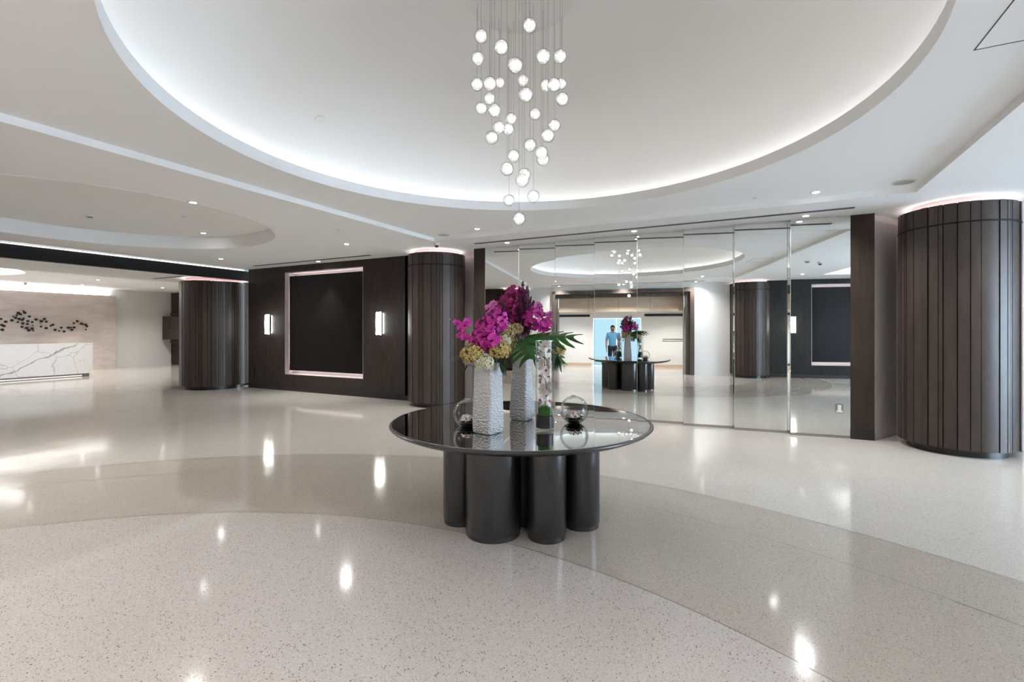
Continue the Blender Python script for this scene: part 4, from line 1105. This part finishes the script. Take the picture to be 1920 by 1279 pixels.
# linear slots
for x0, x1, y, z, lb in ((-4.55, 1.17, 7.50, ZO, 'long dark linear air slot along the mirror wall'), (-11.0, -7.2, 7.65, ZO, 'linear air slot above the dark niche wall'), (-13.7, -12.45, 6.78, 2.82, 'linear air slot under the soffit by the slatted column'), (-4.3, .9, -.47, ZO, 'long dark linear air slot along the portal wall')):
    t = thing('linear_air_slot', lb, 'vent', ((x0 + x1) / 2, y, z)); h = (x1 - x0) / 2
    b = bm_new(); box(b, -h, h, -.035, -.022, -.006, 0); box(b, -h, h, .022, .035, -.006, 0); box(b, -h, -h + .01, -.022, .022, -.006, 0); box(b, h - .01, h, -.022, .022, -.006, 0); obj('frame', b, M['grey'], t, False)
    obj('slot', box(bm_new(), -h + .01, h - .01, -.022, .022, -.002, 0), M['grey'] , t, False)
# sockets
t = thing('wall_socket', 'white socket plate set low in the last mirror panel', 'socket', (1.07, 7.968, .41))
obj('plate', box(bm_new(), -.045, .045, -.006, 0.02, -.06, .06), M['rail'], t, False)
obj('insert', box(bm_new(), -.020, .020, -.010, -.006, -.028, .05), M['trimw'], t, False)
obj('insert', box(bm_new(), -.038, .038, -.010, -.006, -.052, -.028), M['trimw'], t, False)
t = thing('wall_socket', 'black socket plate low on the dark wall near the slatted column', 'socket', (-11.56, VW, .46))
obj('plate', box(bm_new(), -.035, .035, -.006, 0, -.06, .06), M['black'], t, False)
obj('insert', box(bm_new(), -.018, .018, -.009, -.006, -.035, .035), M['joint'], t, False)

# ------------------------------------------------------------------ the man by the entrance (seen in the mirror)
def skin_obj(name, verts, edges, radii, m, parent, lv=2, root=0):
    me = bpy.data.meshes.new(name); me.from_pydata(verts, edges, []); me.materials.append(m)
    o = bpy.data.objects.new(name, me); C.objects.link(o); o.parent = parent
    md = o.modifiers.new('skin', 'SKIN'); md.use_smooth_shade = True
    for i, r in enumerate(radii):
        s = me.skin_vertices[0].data[i]
        s.radius = (r, r) if not isinstance(r, tuple) else r
        s.use_root = (i == root)
    sb = o.modifiers.new('sub', 'SUBSURF'); sb.levels = lv; sb.render_levels = lv
    return o
man = thing('person', 'man in a light blue shirt and dark trousers standing before the blue glass door', 'person', (-2.06, -2.0, 0), 0)
K = 1.68 / 1.75
def kz(p): return (p[0] * K, p[1] * K, p[2] * K)
bv = [(0, 0, .95), (0, .0, 1.10), (0, .0, 1.28), (0, -.005, 1.42), (0, .005, 1.50), (0, .02, 1.56), (0, .025, 1.64), (0, .02, 1.71),
      (.17, 0, 1.41), (.24, .0, 1.14), (.24, .10, .92), (.235, .13, .85), (-.17, 0, 1.41), (-.24, 0, 1.14), (-.24, .10, .92), (-.235, .13, .85),
      (.09, 0, .90), (.10, .01, .50), (.10, -.01, .09), (-.09, 0, .90), (-.10, .01, .50), (-.10, -.01, .09), (.10, .11, .035), (-.10, .11, .035)]
be = [(0, 1), (1, 2), (2, 3), (3, 4), (4, 5), (5, 6), (6, 7), (3, 8), (8, 9), (9, 10), (10, 11), (3, 12), (12, 13), (13, 14), (14, 15), (0, 16), (16, 17), (17, 18), (18, 22), (0, 19), (19, 20), (20, 21), (21, 23)]
br = [(.13, .10), (.125, .095), (.14, .10), (.11, .085), .055, .062, .078, .055, .055, .042, .030, .028, .055, .042, .030, .028, .085, .058, .036, .085, .058, .036, .03, .03]
skin_obj('body', [kz(p) for p in bv], be, br, M['skin'], man)
sv = [bv[i] for i in (0, 1, 2, 3, 8, 9, 12, 13)]; sv[0] = (0, 0, .84)
sv[5] = (.235, 0, 1.19); sv[7] = (-.235, 0, 1.19); sv.append((0, .0, 1.475))
skin_obj('shirt', [kz(p) for p in sv], [(0, 1), (1, 2), (2, 3), (3, 4), (4, 5), (3, 6), (6, 7), (3, 8)], [(.165, .135), (.150, .122), (.162, .12), (.13, .10), .072, .058, .072, .058, .066], M['shirt'], man)
tv = [(0, 0, .96), (.09, 0, .88), (.10, .01, .50), (.10, -.01, .08), (-.09, 0, .88), (-.10, .01, .50), (-.10, -.01, .08)]
skin_obj('trousers', [kz(p) for p in tv], [(0, 1), (1, 2), (2, 3), (0, 4), (4, 5), (5, 6)], [(.145, .115), .105, .078, .062, .105, .078, .062], M['trous'], man)
for s in (1, -1):
    b = bm_new(); r = bmesh.ops.create_uvsphere(b, u_segments=14, v_segments=8, radius=.05)
    bmesh.ops.scale(b, vec=(.95, 2.7, .85), verts=b.verts); bmesh.ops.translate(b, vec=(s * .097, .06, .042), verts=b.verts)
    obj('shoe', b, M['shoe'], man)
    # hand: palm and five fingers closing slightly
    hx, hy, hz = s * .235 * K, .13 * K, .85 * K
    hv = [(hx, hy, hz), (hx, hy + .012, hz - .045), (hx, hy + .018, hz - .085)]
    he = [(0, 1), (1, 2)]; hr = [.026, (.022, .038), (.018, .040)]
    skin_obj('hand', hv, he, hr, M['skin'], man, 1)
    for f, (dy, ln) in enumerate(((-.030, .060), (-.010, .072), (.010, .078), (.030, .070))):
        y0 = hy + .018 - dy
        fv = [(hx, y0, hz - .075), (hx - s * .004, y0 + .004, hz - .075 - ln * .5), (hx - s * .016, y0 + .006, hz - .075 - ln * .85), (hx - s * .030, y0 + .006, hz - .075 - ln)]
        skin_obj('finger', fv, [(0, 1), (1, 2), (2, 3)], [.0095, .009, .008, .007], M['skin'], man, 1)
    fv = [(hx, hy + .035, hz - .03), (hx - s * .012, hy + .062, hz - .055), (hx - s * .02, hy + .068, hz - .085)]
    skin_obj('thumb', fv, [(0, 1), (1, 2)], [.012, .010, .008], M['skin'], man, 1)
    for nm, p, rr, mm in (('eye', (s * .028, .086, 1.648), .0085, M['eye']), ('pupil', (s * .028, .0925, 1.648), .0042, M['hair']), ('ear', (s * .080, .015, 1.635), .018, M['skin'])):
        b = bm_new(); bmesh.ops.create_uvsphere(b, u_segments=10, v_segments=6, radius=rr)
        if nm == 'ear': bmesh.ops.scale(b, vec=(.5, .8, 1.5), verts=b.verts)
        if nm == 'eye': bmesh.ops.scale(b, vec=(1.35, 1, .75), verts=b.verts)
        bmesh.ops.translate(b, vec=kz(p), verts=b.verts); obj(nm, b, mm, man)
b = bm_new(); bmesh.ops.create_cone(b, cap_ends=True, segments=8, radius1=.016, radius2=.006, depth=.045); bmesh.ops.rotate(b, matrix=Matrix.Rotation(-.35, 3, 'X'), verts=b.verts)
bmesh.ops.translate(b, vec=kz((0, .102, 1.625)), verts=b.verts); obj('nose', b, M['skin'], man)
b = bm_new(); bmesh.ops.create_uvsphere(b, u_segments=10, v_segments=6, radius=.02); bmesh.ops.scale(b, vec=(1.1, .4, .35), verts=b.verts); bmesh.ops.translate(b, vec=kz((0, .090, 1.588)), verts=b.verts); obj('mouth', b, M['liprose'], man)
def cap(name, rad, cen, keep):
    b = bm_new(); bmesh.ops.create_uvsphere(b, u_segments=28, v_segments=20, radius=1.0)
    bmesh.ops.delete(b, geom=[v for v in b.verts if not keep(v.co)], context='VERTS')
    bmesh.ops.scale(b, vec=rad, verts=b.verts); bmesh.ops.translate(b, vec=kz(cen), verts=b.verts)
    obj(name, b, M['hair'], man)
cap('hair', (.084, .096, .100), (0, .014, 1.655), lambda c: c.z > .42 or (c.y < .05 and c.z > -.35) or (abs(c.x) > .86 and c.z > -.2 and c.y < .35))
cap('beard', (.077, .090, .098), (0, .020, 1.622), lambda c: c.z < -.28 and c.y > -.25 and not (abs(c.x) < .30 and -.46 < c.z < -.20 and c.y > 0))
for s_ in (1, -1):
    obj('eyebrow', tube(bm_new(), [kz((s_ * .014, .094, 1.672)), kz((s_ * .028, .093, 1.677)), kz((s_ * .044, .084, 1.672))], .0035, 5), M['hair'], man)
